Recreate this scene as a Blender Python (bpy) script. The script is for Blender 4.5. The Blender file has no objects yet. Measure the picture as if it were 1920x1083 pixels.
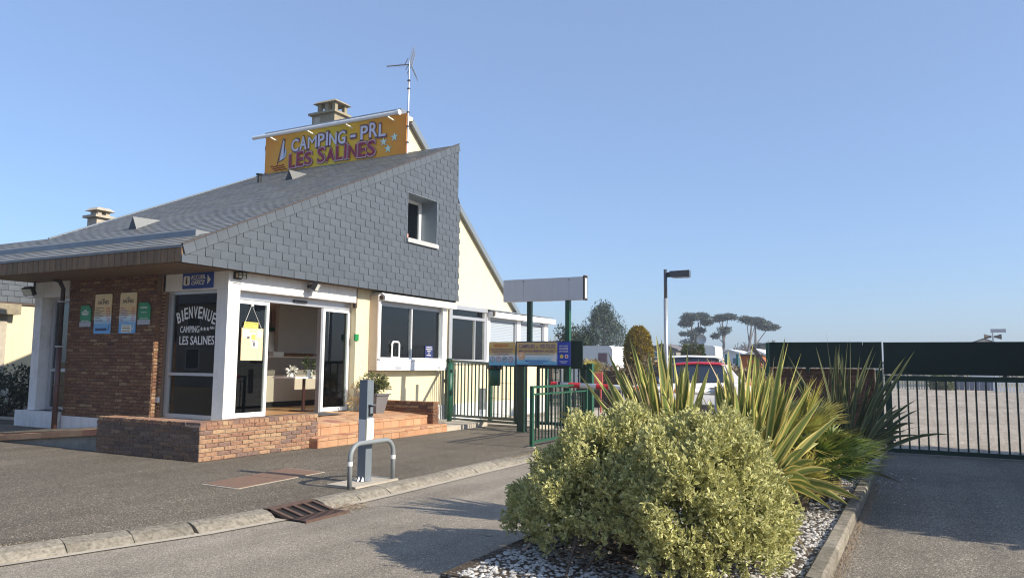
import bpy, math, random
import numpy as np
from mathutils import Vector, Matrix
random.seed(7); RNG = np.random.default_rng(11)
SC = bpy.context.scene
COL = SC.collection
R = math.radians

# ------------------------------------------------------------------ camera
PITCH, YAW, ROLL, FPX, EYE = R(5.57), R(28.28), R(0.6), 1434.6, 1.5
cF = Vector((-math.sin(YAW)*math.cos(PITCH), math.cos(YAW)*math.cos(PITCH), math.sin(PITCH)))
r0 = Vector((math.cos(YAW), math.sin(YAW), 0)); u0 = r0.cross(cF)
cR = r0*math.cos(ROLL) + u0*math.sin(ROLL)
cU = u0*math.cos(ROLL) - r0*math.sin(ROLL)
cam = bpy.data.objects.new('camera', bpy.data.cameras.new('camera'))
COL.objects.link(cam)
m = Matrix.Identity(4)
for i in range(3):
    m[i][0], m[i][1], m[i][2] = cR[i], cU[i], -cF[i]
m[2][3] = EYE
cam.matrix_world = m
cam.data.sensor_width = 36; cam.data.sensor_fit = 'HORIZONTAL'
cam.data.lens = FPX/1920*36
cam.data.clip_start = 0.05; cam.data.clip_end = 3000
SC.camera = cam

# ------------------------------------------------------------------ sky, sun, exposure
SUN_EL, SUN_AZ = R(31.5), R(88.6)          # azimuth clockwise from +Y
w = bpy.data.worlds.new('World'); SC.world = w; w.use_nodes = True
nt = w.node_tree; bg = nt.nodes['Background']
sky = nt.nodes.new('ShaderNodeTexSky'); sky.sky_type = 'NISHITA'; sky.sun_disc = False
sky.sun_elevation = SUN_EL; sky.sun_rotation = SUN_AZ
sky.air_density = 1.0; sky.dust_density = 1.1; sky.ozone_density = 6.5; sky.altitude = 0
veil = nt.nodes.new('ShaderNodeMix'); veil.data_type = 'RGBA'; veil.inputs[0].default_value = 0.38      # even spring haze over the whole sky
veil.inputs[7].default_value = (2.35, 3.0, 4.45, 1)
nt.links.new(sky.outputs[0], veil.inputs[6]); nt.links.new(veil.outputs[2], bg.inputs[0]); bg.inputs[1].default_value = 0.148
sd = bpy.data.lights.new('sun', 'SUN'); sd.energy = 5.0; sd.angle = R(0.53); sd.color = (1.0, 0.90, 0.75)
sun = bpy.data.objects.new('sun', sd); COL.objects.link(sun)
sv = Vector((math.sin(SUN_AZ)*math.cos(SUN_EL), math.cos(SUN_AZ)*math.cos(SUN_EL), math.sin(SUN_EL)))
sun.rotation_euler = sv.to_track_quat('Z', 'Y').to_euler(); sun.location = sv*60
SC.view_settings.view_transform = 'Standard'; SC.view_settings.look = 'None'
SC.view_settings.exposure = 0.42; SC.view_settings.gamma = 1.0
SC.view_settings.use_curve_mapping = False
SC.cycles.pixel_filter_type = 'BLACKMAN_HARRIS'; SC.cycles.filter_width = 1.15

# ------------------------------------------------------------------ helpers
def ray(x, y): return cF + cR*((x-960)/FPX) - cU*((y-541.5)/FPX)
def PZ(x, y, z=0.0):
    d = ray(x, y); return Vector((0, 0, EYE)) + d*((z-EYE)/d.z)
def PY(x, y, k):
    d = ray(x, y); return Vector((0, 0, EYE)) + d*(k/d.y)
def PX(x, y, k):
    d = ray(x, y); return Vector((0, 0, EYE)) + d*(k/d.x)

def srgb(r, g, b):
    f = lambda c: (c/255/12.92) if c <= 10 else ((c/255+0.055)/1.055)**2.4
    return (f(r), f(g), f(b))

class G:
    """small node-graph writer"""
    def __init__(s, name):
        s.m = bpy.data.materials.new(name); s.m.use_nodes = True
        s.t = s.m.node_tree; s.n = s.t.nodes; s.l = s.t.links
        s.b = s.n['Principled BSDF']; s.out = s.n['Material Output']
        s._pos = None
    def node(s, ty, **kw):
        n = s.n.new('ShaderNode'+ty)
        for k, v in kw.items(): setattr(n, k, v)
        return n
    def link(s, a, b): s.l.new(a, b)
    @property
    def pos(s):
        if s._pos is None: s._pos = s.node('NewGeometry')
        return s._pos.outputs['Position']
    def noise(s, scale, detail=4, rough=.55, vec=None):
        n = s.node('TexNoise'); n.inputs['Scale'].default_value = scale
        n.inputs['Detail'].default_value = detail; n.inputs['Roughness'].default_value = rough
        s.link(vec or s.pos, n.inputs['Vector']); return n.outputs['Fac']
    def vor(s, scale, out='Distance', vec=None):
        n = s.node('TexVoronoi'); n.inputs['Scale'].default_value = scale
        s.link(vec or s.pos, n.inputs['Vector']); return n.outputs[out]
    def math(s, op, a, b=None, clamp=False):
        n = s.node('Math', operation=op); n.use_clamp = clamp
        for i, v in enumerate((a, b)):
            if v is None: continue
            if isinstance(v, (int, float)): n.inputs[i].default_value = v
            else: s.link(v, n.inputs[i])
        return n.outputs[0]
    def ramp(s, fac, stops, interp='LINEAR'):
        n = s.node('ValToRGB'); n.color_ramp.interpolation = interp
        e = n.color_ramp.elements
        while len(e) < len(stops): e.new(1)
        for i, (p, c) in enumerate(stops):
            e[i].position = p
            e[i].color = (*c, 1) if not isinstance(c, (int, float)) else (c, c, c, 1)
        s.link(fac, n.inputs[0]); return n.outputs[0]
    def mix(s, fac, a, b, mode='MIX'):
        n = s.node('Mix', data_type='RGBA', blend_type=mode)
        for i, v in ((0, fac), (6, a), (7, b)):
            if isinstance(v, (int, float)): n.inputs[i].default_value = v
            elif isinstance(v, tuple): n.inputs[i].default_value = (*v, 1)
            else: s.link(v, n.inputs[i])
        return n.outputs[2]
    def rand(s):
        a = s.node('ObjectInfo').outputs['Random']; g = s.node('NewGeometry').outputs['Random Per Island']
        return s.math('FRACT', s.math('ADD', a, g))
    def bump(s, h, strength=.4, dist=.01):
        n = s.node('Bump'); n.inputs['Strength'].default_value = strength; n.inputs['Distance'].default_value = dist
        s.link(h, n.inputs['Height']); s.link(n.outputs[0], s.b.inputs['Normal'])
    def done(s, color=None, rough=.6, metal=0, spec=.5):
        if color is not None:
            if isinstance(color, tuple): s.b.inputs['Base Color'].default_value = (*color, 1)
            else: s.link(color, s.b.inputs['Base Color'])
        if isinstance(rough, (int, float)): s.b.inputs['Roughness'].default_value = rough
        else: s.link(rough, s.b.inputs['Roughness'])
        s.b.inputs['Metallic'].default_value = metal
        s.b.inputs['Specular IOR Level'].default_value = spec
        return s.m

def sc(c, k): return tuple(min(1, x*k) for x in c)
MATS = {}
def M(name, col, rough=.6, metal=0, var=.12, vscale=2.5, rnd=0, bump=0, bscale=60, dirt=0, spec=.5, streak=0):
    """plain procedural material: two noise octaves of tone, optional per-object tone, grain bump and grime"""
    if name in MATS: return MATS[name]
    g = G(name)
    c = g.mix(g.noise(vscale, 5, .6), sc(col, 1-var), sc(col, 1+var))
    if rnd:
        c = g.mix(g.rand(), c, g.mix(1.0, c, sc((1, 1, 1), 1-rnd), 'MULTIPLY'))
    if dirt:
        k = g.ramp(g.noise(1.3, 8, .72), [(.50, 0.0), (.75, 1.0)])
        c = g.mix(g.math('MULTIPLY', k, dirt), c, (.11, .095, .075))
    if streak:
        mp = g.node('Mapping'); mp.inputs['Scale'].default_value = (9, 9, .55); g.link(g.pos, mp.inputs['Vector'])
        k = g.ramp(g.noise(1.0, 6, .65, mp.outputs[0]), [(.48, 0.0), (.78, 1.0)]); c = g.mix(g.math('MULTIPLY', k, streak), c, (.26, .225, .17))
    if bump: g.bump(g.noise(bscale, 4, .6), bump, .008)
    rr = g.ramp(g.noise(vscale*2.3, 3), [(.3, max(0, rough-.08)), (.7, min(1, rough+.08))])
    MATS[name] = g.done(c, rr, metal, spec)
    return MATS[name]

OFF = {}
def tag(o, label=None, cat=None, group=None, kind=None):
    if label: o['label'] = label
    if cat: o['category'] = cat
    if group: o['group'] = group
    if kind: o['kind'] = kind
    return o
def thing(name, label, cat, loc=(0, 0, 0), group=None, rz=0, local=False):
    """Empty at the thing's base. Parts are written in world coordinates unless local=True"""
    o = bpy.data.objects.new(name, None); COL.objects.link(o); o.empty_display_size = .2
    o.location = loc; o.rotation_euler = (0, 0, rz)
    OFF[o.name] = Vector((0, 0, 0)) if local else Vector(loc)
    return tag(o, label, cat, group)

class MB:
    def __init__(s): s.v = []; s.f = []; s.mi = []; s.m = 0; s.c = None
    def add(s, vs, fs):
        k = len(s.v); s.v += [tuple(p) for p in vs]
        for f in fs: s.f.append(tuple(i+k for i in f)); s.mi.append(s.m)
        return s
    def box(s, x0, x1, y0, y1, z0, z1):
        return s.hexa([(x0, y0, z0), (x1, y0, z0), (x1, y1, z0), (x0, y1, z0), (x0, y0, z1), (x1, y0, z1), (x1, y1, z1), (x0, y1, z1)])
    def hexa(s, p):
        return s.add(p, [(0, 3, 2, 1), (4, 5, 6, 7), (0, 1, 5, 4), (1, 2, 6, 5), (2, 3, 7, 6), (3, 0, 4, 7)])
    def quad(s, *p): return s.add(p, [tuple(range(len(p)))])
    def prism(s, poly, d):
        """poly: 3D points, extruded by vector d"""
        n = len(poly); d = Vector(d); a = [Vector(p) for p in poly]
        return s.add(a+[p+d for p in a], [tuple(range(n))[::-1], tuple(range(n, 2*n))] + [(i, (i+1) % n, n+(i+1) % n, n+i) for i in range(n)])
    def tube(s, pts, r, n=8, caps=True):
        pts = [Vector(p) for p in pts]; rs = r if isinstance(r, (list, tuple)) else [r]*len(pts)
        k = len(s.v); ref = None
        for i, p in enumerate(pts):
            t = (pts[min(i+1, len(pts)-1)]-pts[max(i-1, 0)]).normalized()
            if ref is None: ref = Vector((0, 0, 1)) if abs(t.z) < .9 else Vector((1, 0, 0))
            a = t.cross(ref).normalized(); b = a.cross(t); ref = b
            for j in range(n):
                q = 2*math.pi*j/n; s.v.append(tuple(p+(a*math.cos(q)+b*math.sin(q))*rs[i]))
        for i in range(len(pts)-1):
            for j in range(n):
                s.f.append((k+i*n+j, k+i*n+(j+1) % n, k+(i+1)*n+(j+1) % n, k+(i+1)*n+j)); s.mi.append(s.m)
        if caps:
            s.f.append(tuple(range(k, k+n))[::-1]); s.mi.append(s.m)
            s.f.append(tuple(range(k+(len(pts)-1)*n, k+len(pts)*n))); s.mi.append(s.m)
        return s
    def cyl(s, x, y, z0, z1, r, n=16, r1=None):
        return s.tube([(x, y, z0), (x, y, z1)], [r, r if r1 is None else r1], n)
    def bar(s, a, b, w, h=None):
        """rectangular bar between two points; w horizontal width, h vertical/normal depth"""
        a = Vector(a); b = Vector(b); h = w if h is None else h
        t = (b-a).normalized(); up = Vector((0, 0, 1)) if abs(t.z) < .95 else Vector((1, 0, 0))
        q = t.cross(up).normalized()*w/2; p = q.cross(t).normalized()*h/2
        return s.hexa([a-q-p, a+q-p, b+q-p, b-q-p, a-q+p, a+q+p, b+q+p, b-q+p])
    def text(s, body, org, u, v, width, height, depth=.004, fat=0.0, shear=0.0, spacing=1.0):
        vs, fs = text_shape(body, fat, shear, spacing)
        xs = [p[0] for p in vs]; ys = [p[1] for p in vs]; zs = [p[2] for p in vs]
        x0, x1, y0, y1 = min(xs), max(xs), min(ys), max(ys); zr = max(zs) or 1
        u = Vector(u); v = Vector(v); n = u.cross(v).normalized(); org = Vector(org)
        return s.add([org+u*((p[0]-x0)/(x1-x0)*width)+v*((p[1]-y0)/(y1-y0)*height)+n*(p[2]/zr*depth) for p in vs], fs)
    def build(s, name, mat, parent=None, smooth=False, kind=None, loc=None):
        off = Vector((0, 0, 0))
        if parent is not None: off = OFF[parent.name]
        elif loc is not None: off = Vector(loc)
        me = bpy.data.meshes.new(name)
        me.from_pydata([(p[0]-off.x, p[1]-off.y, p[2]-off.z) for p in s.v], [], s.f)
        for mm in (mat if isinstance(mat, (list, tuple)) else [mat]): me.materials.append(mm)
        if isinstance(mat, (list, tuple)): me.polygons.foreach_set('material_index', s.mi)
        if s.c is not None:
            at = me.attributes.new('edge', 'FLOAT', 'POINT'); at.data.foreach_set('value', s.c)
        if smooth: me.polygons.foreach_set('use_smooth', [True]*len(me.polygons))
        me.update()
        o = bpy.data.objects.new(name, me); COL.objects.link(o)
        if parent is not None:
            o.parent = parent; OFF[o.name] = off
        else:
            o.location = off; OFF[o.name] = off
        if kind: o['kind'] = kind
        return o

_TXT = {}
def text_shape(body, fat, shear, spacing):
    key = (body, fat, shear, spacing)
    if key not in _TXT:
        cu = bpy.data.curves.new('lettering', 'FONT'); cu.body = body; cu.offset = fat; cu.shear = shear
        cu.space_character = spacing; cu.extrude = .05; cu.resolution_u = 3
        o = bpy.data.objects.new('lettering', cu); COL.objects.link(o)
        dg = bpy.context.evaluated_depsgraph_get()
        me = bpy.data.meshes.new_from_object(o.evaluated_get(dg))
        _TXT[key] = ([(v.co.x, v.co.y, v.co.z+.05) for v in me.vertices], [tuple(p.vertices) for p in me.polygons])
        bpy.data.objects.remove(o); bpy.data.curves.remove(cu); bpy.data.meshes.remove(me)
    return _TXT[key]

SPLIT = {'frame', 'white_band', 'rail', 'pane', 'post', 'dark_frame', 'pinned_paper', 'label_line', 'foliage'}
def B(name, mat, parent, *dims, kind=None, smooth=False):
    if len(dims) > 1 and name in SPLIT and parent is not None: return [B(name, mat, parent, d, kind=kind) for d in dims][0]
    mb = MB()
    for d in dims: mb.box(*d)
    return mb.build(name, mat, parent, smooth, kind)

def inst(name, mesh, parent, mat4):
    """one more piece sharing mesh data, placed in world coordinates"""
    o = bpy.data.objects.new(name, mesh); COL.objects.link(o)
    o.parent = parent
    o.matrix_local = Matrix.Translation(-OFF[parent.name]) @ mat4
    return o

def frame(org, u, v, n):
    mm = Matrix.Identity(4)
    for i in range(3): mm[i][0], mm[i][1], mm[i][2], mm[i][3] = u[i], v[i], n[i], org[i]
    return mm

def piece_mesh(name, mat, D=.02, bx=.03, by=.09, bz=.006, jag=0):
    """unit block (scaled to length and height when laid), eased edges, face at depth D: 12 verts, 18 triangles"""
    v = [(0, 0, 0), (1, 0, 0), (1, 1, 0), (0, 1, 0), (0, 0, D-bz), (1, 0, D-bz), (1, 1, D-bz), (0, 1, D-bz), (bx, by, D), (1-bx, by, D), (1-bx, 1-by, D), (bx, 1-by, D)]
    if jag: v = [(p[0]+random.uniform(-jag, jag)*.25, p[1]+random.uniform(-jag, jag), p[2]+(random.uniform(-.2, .2)*jag*D if p[2] > 0 else 0)) for p in v]
    f = []
    for a in (0, 4): f += [(a+i, a+(i+1) % 4, a+4+(i+1) % 4, a+4+i) for i in range(4)]
    f.append((8, 9, 10, 11))
    me = bpy.data.meshes.new(name); me.from_pydata(v, [], f); me.materials.append(mat); me.update()
    return me

def courses(u0, u1, v0, v1, L, H, joint, bond=.5, vlast=True):
    """running-bond layout in a rectangle: list of (u, v, length, height)"""
    out = []; k = 0; v = v0
    while v < v1-.012:
        h = min(H, v1-v); u = u0-(L+joint)*(bond if k % 2 else 0)
        while u < u1-.01:
            a = max(u, u0); b = min(u+L, u1)
            if b-a > .025: out.append((a, v, b-a, h))
            u += L+joint
        v += H+joint; k += 1
    return out

def lay(parent, name, mats_mesh, rects, org, u, v, n, limit=300, keep=None, rot=.0, proud=.004):
    """put pieces on a plane: first `limit` (in the order of keep) are objects, the rest one joined stuff part"""
    org, u, v, n = Vector(org), Vector(u), Vector(v), Vector(n)
    if keep: rects = sorted(rects, key=keep)
    for (a, b, L, H) in rects[:limit]:
        me = random.choice(mats_mesh)
        o = org+u*a+v*b+n*random.uniform(-proud, proud)
        inst(name, me, parent, frame(o, u*L, v*H, n))
    rest = rects[limit:]
    if rest:
        mb = MB(); me = mats_mesh[0]
        mv = [x.co.copy() for x in me.vertices]; mf = [tuple(p.vertices) for p in me.polygons]
        for (a, b, L, H) in rest:
            o = org+u*a+v*b+n*random.uniform(-proud, proud)
            mb.add([o+u*(L*p.x)+v*(H*p.y)+n*p.z for p in mv], mf)
        mb.build(name+'_remainder', me.materials[0], parent, kind='stuff')
X_, Y_, Z_ = Vector((1, 0, 0)), Vector((0, 1, 0)), Vector((0, 0, 1))
# ------------------------------------------------------------------ materials
def ground_mat(name, lo, hi, speck, fine=120, big=.35, bump=.5):
    g = G(name)
    d = g.vor(fine, 'Color'); sep = g.node('SeparateColor'); g.link(d, sep.inputs[0])
    grain = g.math('ADD', g.math('MULTIPLY', sep.outputs[0], .6), g.math('MULTIPLY', g.noise(fine*.35, 3, .7), .5))
    base = g.ramp(grain, [(.15, lo), (.55, tuple((a+b)/2 for a, b in zip(lo, hi))), (.95, hi)])
    base = g.mix(g.ramp(sep.outputs[1], [(.90, 0.0), (.93, .9)]), base, speck)
    patch = g.ramp(g.noise(big, 6, .65), [(.3, .74), (.7, 1.2)])
    base = g.mix(1.0, base, patch, 'MULTIPLY')
    stain = g.ramp(g.noise(1.7, 7, .7), [(.55, 1.0), (.78, .66)])
    mp = g.node('Mapping'); mp.inputs['Scale'].default_value = (2.6, .16, 1); g.link(g.pos, mp.inputs['Vector'])
    base = g.mix(1.0, base, g.ramp(g.noise(1.0, 4, .6, mp.outputs[0]), [(.35, .86), (.65, 1.1)]), 'MULTIPLY')
    base = g.mix(1.0, base, stain, 'MULTIPLY')
    g.bump(grain, bump, .012)
    MATS[name] = g.done(base, .9, 0, .25); return MATS[name]
ASPH = ground_mat('worn_asphalt', (.034, .028, .020), (.215, .183, .138), (.5, .45, .36), 125)
ROAD = ground_mat('pale_asphalt', (.125, .108, .085), (.39, .343, .275), (.55, .5, .41), 140)
DRIVE = ground_mat('drive_asphalt', (.06, .053, .043), (.31, .275, .22), (.52, .47, .39), 120)
GRAVEL = ground_mat('tan_gravel', (.20, .17, .135), (.46, .40, .32), (.62, .57, .5), 40)
FIELD = ground_mat('sandy_ground', (.12, .11, .06), (.24, .2, .12), (.3, .27, .2), 12)
PEBBLE = M('white_pebble', (.62, .60, .56), .6, var=.12, rnd=.45)
SOIL = ground_mat('bed_soil', (.04, .03, .02), (.13, .1, .07), (.3, .28, .25), 60)
def kerb_mat():
    g = G('old_kerb_concrete')
    c = g.ramp(g.noise(22, 7, .7), [(.3, (.13, .115, .09)), (.5, (.30, .27, .215)), (.72, (.43, .39, .32))])
    c = g.mix(g.ramp(g.noise(3, 6, .7), [(.5, 0.0), (.72, .75)]), c, (.15, .135, .10))
    c = g.mix(1.0, c, g.ramp(g.rand(), [(0, .8), (1, 1.1)]), 'MULTIPLY')
    g.bump(g.noise(45, 6, .7), .9, .015); return g.done(c, .92, 0, .2)
KERB = kerb_mat()
def brick_mat(name, stops, dark=.7):
    g = G(name)
    c = g.ramp(g.rand(), stops, 'LINEAR')
    smear = g.ramp(g.noise(26, 5, .6), [(.47, 0.0), (.66, 1.0)])
    c = g.mix(g.math('MULTIPLY', smear, dark), c, (.085, .042, .032))
    c = g.mix(1.0, c, g.ramp(g.noise(190, 3, .6), [(.3, .8), (.7, 1.15)]), 'MULTIPLY')
    g.bump(g.noise(120, 4, .6), .6, .006); return g.done(c, .85, 0, .25)
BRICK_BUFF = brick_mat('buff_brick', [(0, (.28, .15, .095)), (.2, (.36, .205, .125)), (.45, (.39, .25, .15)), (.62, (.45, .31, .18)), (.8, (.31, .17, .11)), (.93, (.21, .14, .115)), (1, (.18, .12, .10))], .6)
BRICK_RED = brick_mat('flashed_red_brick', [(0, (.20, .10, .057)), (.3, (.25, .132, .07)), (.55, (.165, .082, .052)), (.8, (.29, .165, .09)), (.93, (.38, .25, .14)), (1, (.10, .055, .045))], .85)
BRICK_WEATHER_SHADE = brick_mat('weathered_shaded_brick', [(0, (.16, .105, .075)), (.3, (.215, .14, .095)), (.6, (.14, .105, .09)), (.85, (.27, .19, .135)), (1, (.11, .085, .075))], .6)  # weathered brick, darkened further: the face's shade is put into the colour
MORTAR = M('brick_mortar', (.40, .33, .25), .95, var=.25, vscale=9, bump=.6, bscale=120)
MORTAR_D = M('dark_mortar', (.17, .115, .075), .95, var=.25, vscale=9, bump=.6, bscale=120)
WHITE = M('white_masonry_paint', (.80, .79, .76), .55, var=.04, vscale=4, bump=.15, bscale=50, dirt=.22, streak=.22)
WHITE_D = M('weathered_white_paint', (.76, .76, .75), .6, var=.06, vscale=5, bump=.25, bscale=40, dirt=.45, streak=.30)
PVC = M('white_upvc', (.80, .80, .79), .35, var=.03, dirt=.12, streak=.12)
CREAM = M('cream_render', (.74, .65, .43), .85, var=.05, vscale=1.2, bump=.4, bscale=90, dirt=.16, streak=.20)
ALU = M('brushed_aluminium', (.52, .53, .55), .38, metal=.55, var=.06)
ALU_D = M('grey_aluminium', (.36, .37, .39), .42, metal=.5, var=.06)
BLACK = M('black_plastic', (.02, .02, .022), .45)
DARKMETAL = M('dark_bronze_metal', (.10, .075, .06), .5, metal=.3)
BROWNPIPE = M('brown_pvc_pipe', (.115, .06, .05), .45, var=.12)
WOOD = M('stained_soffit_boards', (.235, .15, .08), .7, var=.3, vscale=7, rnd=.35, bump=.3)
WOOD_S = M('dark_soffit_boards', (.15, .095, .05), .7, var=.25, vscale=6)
def slate_mat(name, col, rough, rnd, lichen):
    g = G(name)
    c = g.mix(g.noise(5, 5, .6), sc(col, .85), sc(col, 1.15))
    c = g.mix(1.0, c, g.ramp(g.rand(), [(0, 1-rnd), (1, 1+rnd)]), 'MULTIPLY')
    if lichen:
        c = g.mix(g.ramp(g.noise(2.2, 8, .7), [(.46, 0.0), (.74, lichen)]), c, (.27, .23, .13))
        c = g.mix(g.ramp(g.noise(60, 4, .7), [(.55, 0.0), (.75, lichen)]), c, (.34, .32, .26))
    g.bump(g.noise(35, 4, .6), .25, .006); return g.done(c, rough, 0, .45)
SLATE = slate_mat('hung_slate', (.082, .096, .112), .5, .07, 0)
SLATE_R = slate_mat('weathered_roof_slate', (.185, .192, .19), .45, .22, .5)
ZINC = M('grey_zinc', (.20, .235, .27), .45, metal=.2, var=.12, vscale=5)
ZINC_L = M('pale_zinc', (.50, .50, .48), .5, metal=.2, var=.2, vscale=8)
CONC = M('mossy_concrete', (.30, .26, .18), .95, var=.35, vscale=9, bump=.8, bscale=30, dirt=.5)
CONC_L = M('pale_concrete', (.46, .41, .33), .95, var=.25, vscale=9, bump=.6, bscale=40, dirt=.35)
CONC_G = M('stained_grey_concrete', (.24, .25, .23), .95, var=.5, vscale=6, bump=.7, bscale=40, dirt=.55)
def glass_mat(name, tint, refl, rough=.0):
    g = G(name)
    tr = g.node('BsdfTransparent'); tr.inputs[0].default_value = (*tint, 1)
    gl = g.node('BsdfGlossy'); gl.inputs[0].default_value = (.9, .93, .95, 1); gl.inputs['Roughness'].default_value = rough
    fr = g.node('Fresnel'); fr.inputs[0].default_value = 1.5
    k = g.math('ADD', g.math('MULTIPLY', fr.outputs[0], refl), 0.0, True)
    mx = g.node('MixShader'); g.link(k, mx.inputs[0]); g.link(tr.outputs[0], mx.inputs[1]); g.link(gl.outputs[0], mx.inputs[2])
    g.link(mx.outputs[0], g.out.inputs['Surface']); return g.m
GLASS = glass_mat('window_glass', (.90, .93, .91), 1.2)
GLASS_D = glass_mat('dusty_window_glass', (.62, .66, .64), 1.5)
def tile_mat():
    g = G('terracotta_tile')
    c = g.ramp(g.rand(), [(0, (.37, .19, .10)), (.35, (.44, .245, .13)), (.6, (.50, .30, .165)), (.85, (.44, .215, .11)), (.95, (.33, .125, .08)), (1, (.31, .11, .08))])
    c = g.mix(g.ramp(g.noise(4, 7, .7), [(.45, 0.0), (.8, .35)]), c, (.66, .50, .34))
    g.bump(g.noise(70, 4, .6), .3, .004); return g.done(c, .6, 0, .4)
TILE = tile_mat()
GROUT = M('tile_grout', (.34, .21, .13), .95, var=.2, vscale=10)
GREEN = M('dark_green_paint', (.012, .045, .028), .42, var=.15, vscale=4)
GREEN_M = M('mid_green_paint', (.012, .085, .045), .42, var=.15, vscale=4)
GREEN_P = M('green_panel_sheet', (.006, .026, .017), .5, var=.25, vscale=1.2, spec=.3)
STEEL = M('blue_grey_steel_paint', (.155, .185, .21), .42, var=.08, vscale=6)
STEEL_H = M('grey_hoop_paint', (.22, .245, .255), .45, var=.12, vscale=8)
GALV = M('galvanised_steel', (.42, .44, .46), .42, metal=.6, var=.12, vscale=8)
RED = M('red_reflective_band', (.55, .025, .03), .45)
PAPER = M('white_paper', (.78, .77, .74), .7, var=.03)
GREYPL = M('grey_sign_sheet', (.40, .42, .45), .5, var=.05, vscale=1)
RUST = M('rusty_iron_cover', (.20, .12, .08), .85, var=.3, vscale=10, bump=.5, bscale=90)
IRON = M('rusty_cast_iron', (.105, .062, .045), .8, var=.35, vscale=14, bump=.4)
DARKHOLE = M('gully_darkness', (.008, .007, .006), .95)
def print_mat(name, stops, axis=2, rough=.45):
    """flat print: colour bands along one axis of the board"""
    g = G(name); tc = g.node('TexCoord'); sp = g.node('SeparateXYZ'); g.link(tc.outputs['Generated'], sp.inputs[0])
    f = g.math('ADD', sp.outputs[axis], g.math('MULTIPLY', g.math('SUBTRACT', g.noise(5, 2), .5), .10))
    return g.done(g.ramp(f, stops), rough, 0, .4)
SAND, SKYB, DEEPB = (.70, .48, .20), (.68, .78, .80), (.13, .40, .76)
BOARD = print_mat('sand_and_sea_print', [(0, DEEPB), (.22, (.16, .40, .66)), (.40, SKYB), (.47, (.55, .45, .28)), (.6, SAND), (1, (.78, .62, .34))])
BOARD2 = print_mat('wide_sand_and_sea_print', [(0, (.10, .42, .68)), (.2, (.25, .55, .72)), (.38, SKYB), (.48, (.60, .52, .32)), (.6, (.55, .40, .13)), (1, (.62, .48, .20))])
ROOFSIGN = print_mat('orange_yellow_sign_print', [(0, (.80, .31, .02)), (.22, (.80, .41, .015)), (.5, (.80, .58, .02)), (.72, (.80, .42, .015)), (1, (.80, .29, .02))], 0)
def flat(name, c, rough=.5): return M(name, c, rough, var=.05)
BLUE = flat('sign_blue', (.012, .055, .30)); BLUE2 = flat('print_blue', (.02, .06, .42)); NAVY = flat('print_navy', (.02, .03, .12))
LGREEN = flat('label_green', (.012, .24, .085)); CREAMP = flat('print_cream', (.82, .78, .62)); INK = flat('print_ink', (.045, .03, .03))
LILAC = flat('letter_lilac_white', (.66, .66, .80)); CRIMSON = flat('letter_crimson', (.28, .012, .055)); PINKW = flat('letter_rim_pink', (.80, .58, .55))
SHADOWP = flat('letter_rim_purple', (.16, .07, .10)); STARC = flat('star_mint', (.62, .80, .66)); ORANGE = flat('print_orange', (.65, .20, .03))
YELLOWP = flat('print_yellow', (.75, .62, .12)); REDP = flat('print_red', (.5, .04, .04)); PURPLEP = flat('print_purple', (.16, .09, .24)); PALEBLUE = flat('print_pale_blue', (.45, .60, .75))
WOODWALL = M('beige_wall_panels', (.66, .47, .30), .6, var=.15, vscale=3)
FLOORT = M('interior_tile_floor', (.48, .27, .12), .45, var=.2, vscale=5)
COUNTER = M('counter_grey_front', (.24, .21, .185), .6, var=.06); COUNTER_L = M('counter_pale_front', (.62, .54, .45), .6, var=.05)
CEIL = M('interior_ceiling', (.82, .78, .70), .8)
def leaf_mat(name, mid, edge, lo=.45, hi=.7, trans=.3, var=.25, rough=.5):
    """leaf: margin colour from the 'edge' attribute, some light passes through"""
    g = G(name)
    a = g.node('Attribute'); a.attribute_name = 'edge'
    f = g.ramp(a.outputs['Fac'], [(lo, 0.0), (hi, 1.0)])
    c = g.mix(f, mid, edge)
    c = g.mix(1.0, c, g.ramp(g.rand(), [(0, 1-var), (1, 1+var)]), 'MULTIPLY')
    g.done(c, rough, 0, .35)
    tl = g.node('BsdfTranslucent'); g.link(c, tl.inputs[0])
    mx = g.node('MixShader'); mx.inputs[0].default_value = trans
    g.link(g.b.outputs[0], mx.inputs[1]); g.link(tl.outputs[0], mx.inputs[2]); g.link(mx.outputs[0], g.out.inputs['Surface'])
    return g.m
L_PITT = leaf_mat('variegated_leaf', (.27, .31, .085), (.74, .68, .32), .32, .74, .25, .30)
L_PHORM = leaf_mat('flax_leaf_striped', (.16, .21, .05), (.58, .49, .16), .46, .70, .22, .22)
L_PHORM_D = leaf_mat('dark_flax_leaf', (.075, .10, .045), (.22, .22, .09), .55, .8, .15, .3)
L_DRY = leaf_mat('dry_flax_leaf', (.50, .38, .2), (.58, .45, .25), .4, .7, .2, .2)
L_PALM = leaf_mat('fan_palm_leaflet', (.24, .25, .05), (.44, .36, .08), .2, .9, .2, .3)
L_PALMB = leaf_mat('green_palm_leaflet', (.10, .17, .03), (.24, .27, .05), .2, .9, .2, .3)
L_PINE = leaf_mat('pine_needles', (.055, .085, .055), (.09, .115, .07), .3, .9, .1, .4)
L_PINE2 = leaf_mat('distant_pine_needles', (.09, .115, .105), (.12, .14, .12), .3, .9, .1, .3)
L_DARK = leaf_mat('dark_evergreen_leaf', (.022, .038, .02), (.045, .065, .03), .3, .9, .1, .4)
L_GOLD = leaf_mat('golden_conifer_spray', (.26, .20, .03), (.42, .31, .05), .3, .9, .15, .4)
L_HEDGE = leaf_mat('brown_hedge_leaf', (.14, .105, .05), (.22, .16, .08), .3, .9, .15, .5)
L_GREEN = leaf_mat('clipped_shrub_leaf', (.07, .10, .03), (.15, .17, .05), .3, .9, .15, .4)
BARK = M('brown_bark', (.10, .075, .055), .95, var=.3, vscale=10)
BARK_F = M('distant_grey_bark', (.17, .155, .15), .95, var=.2)
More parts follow.
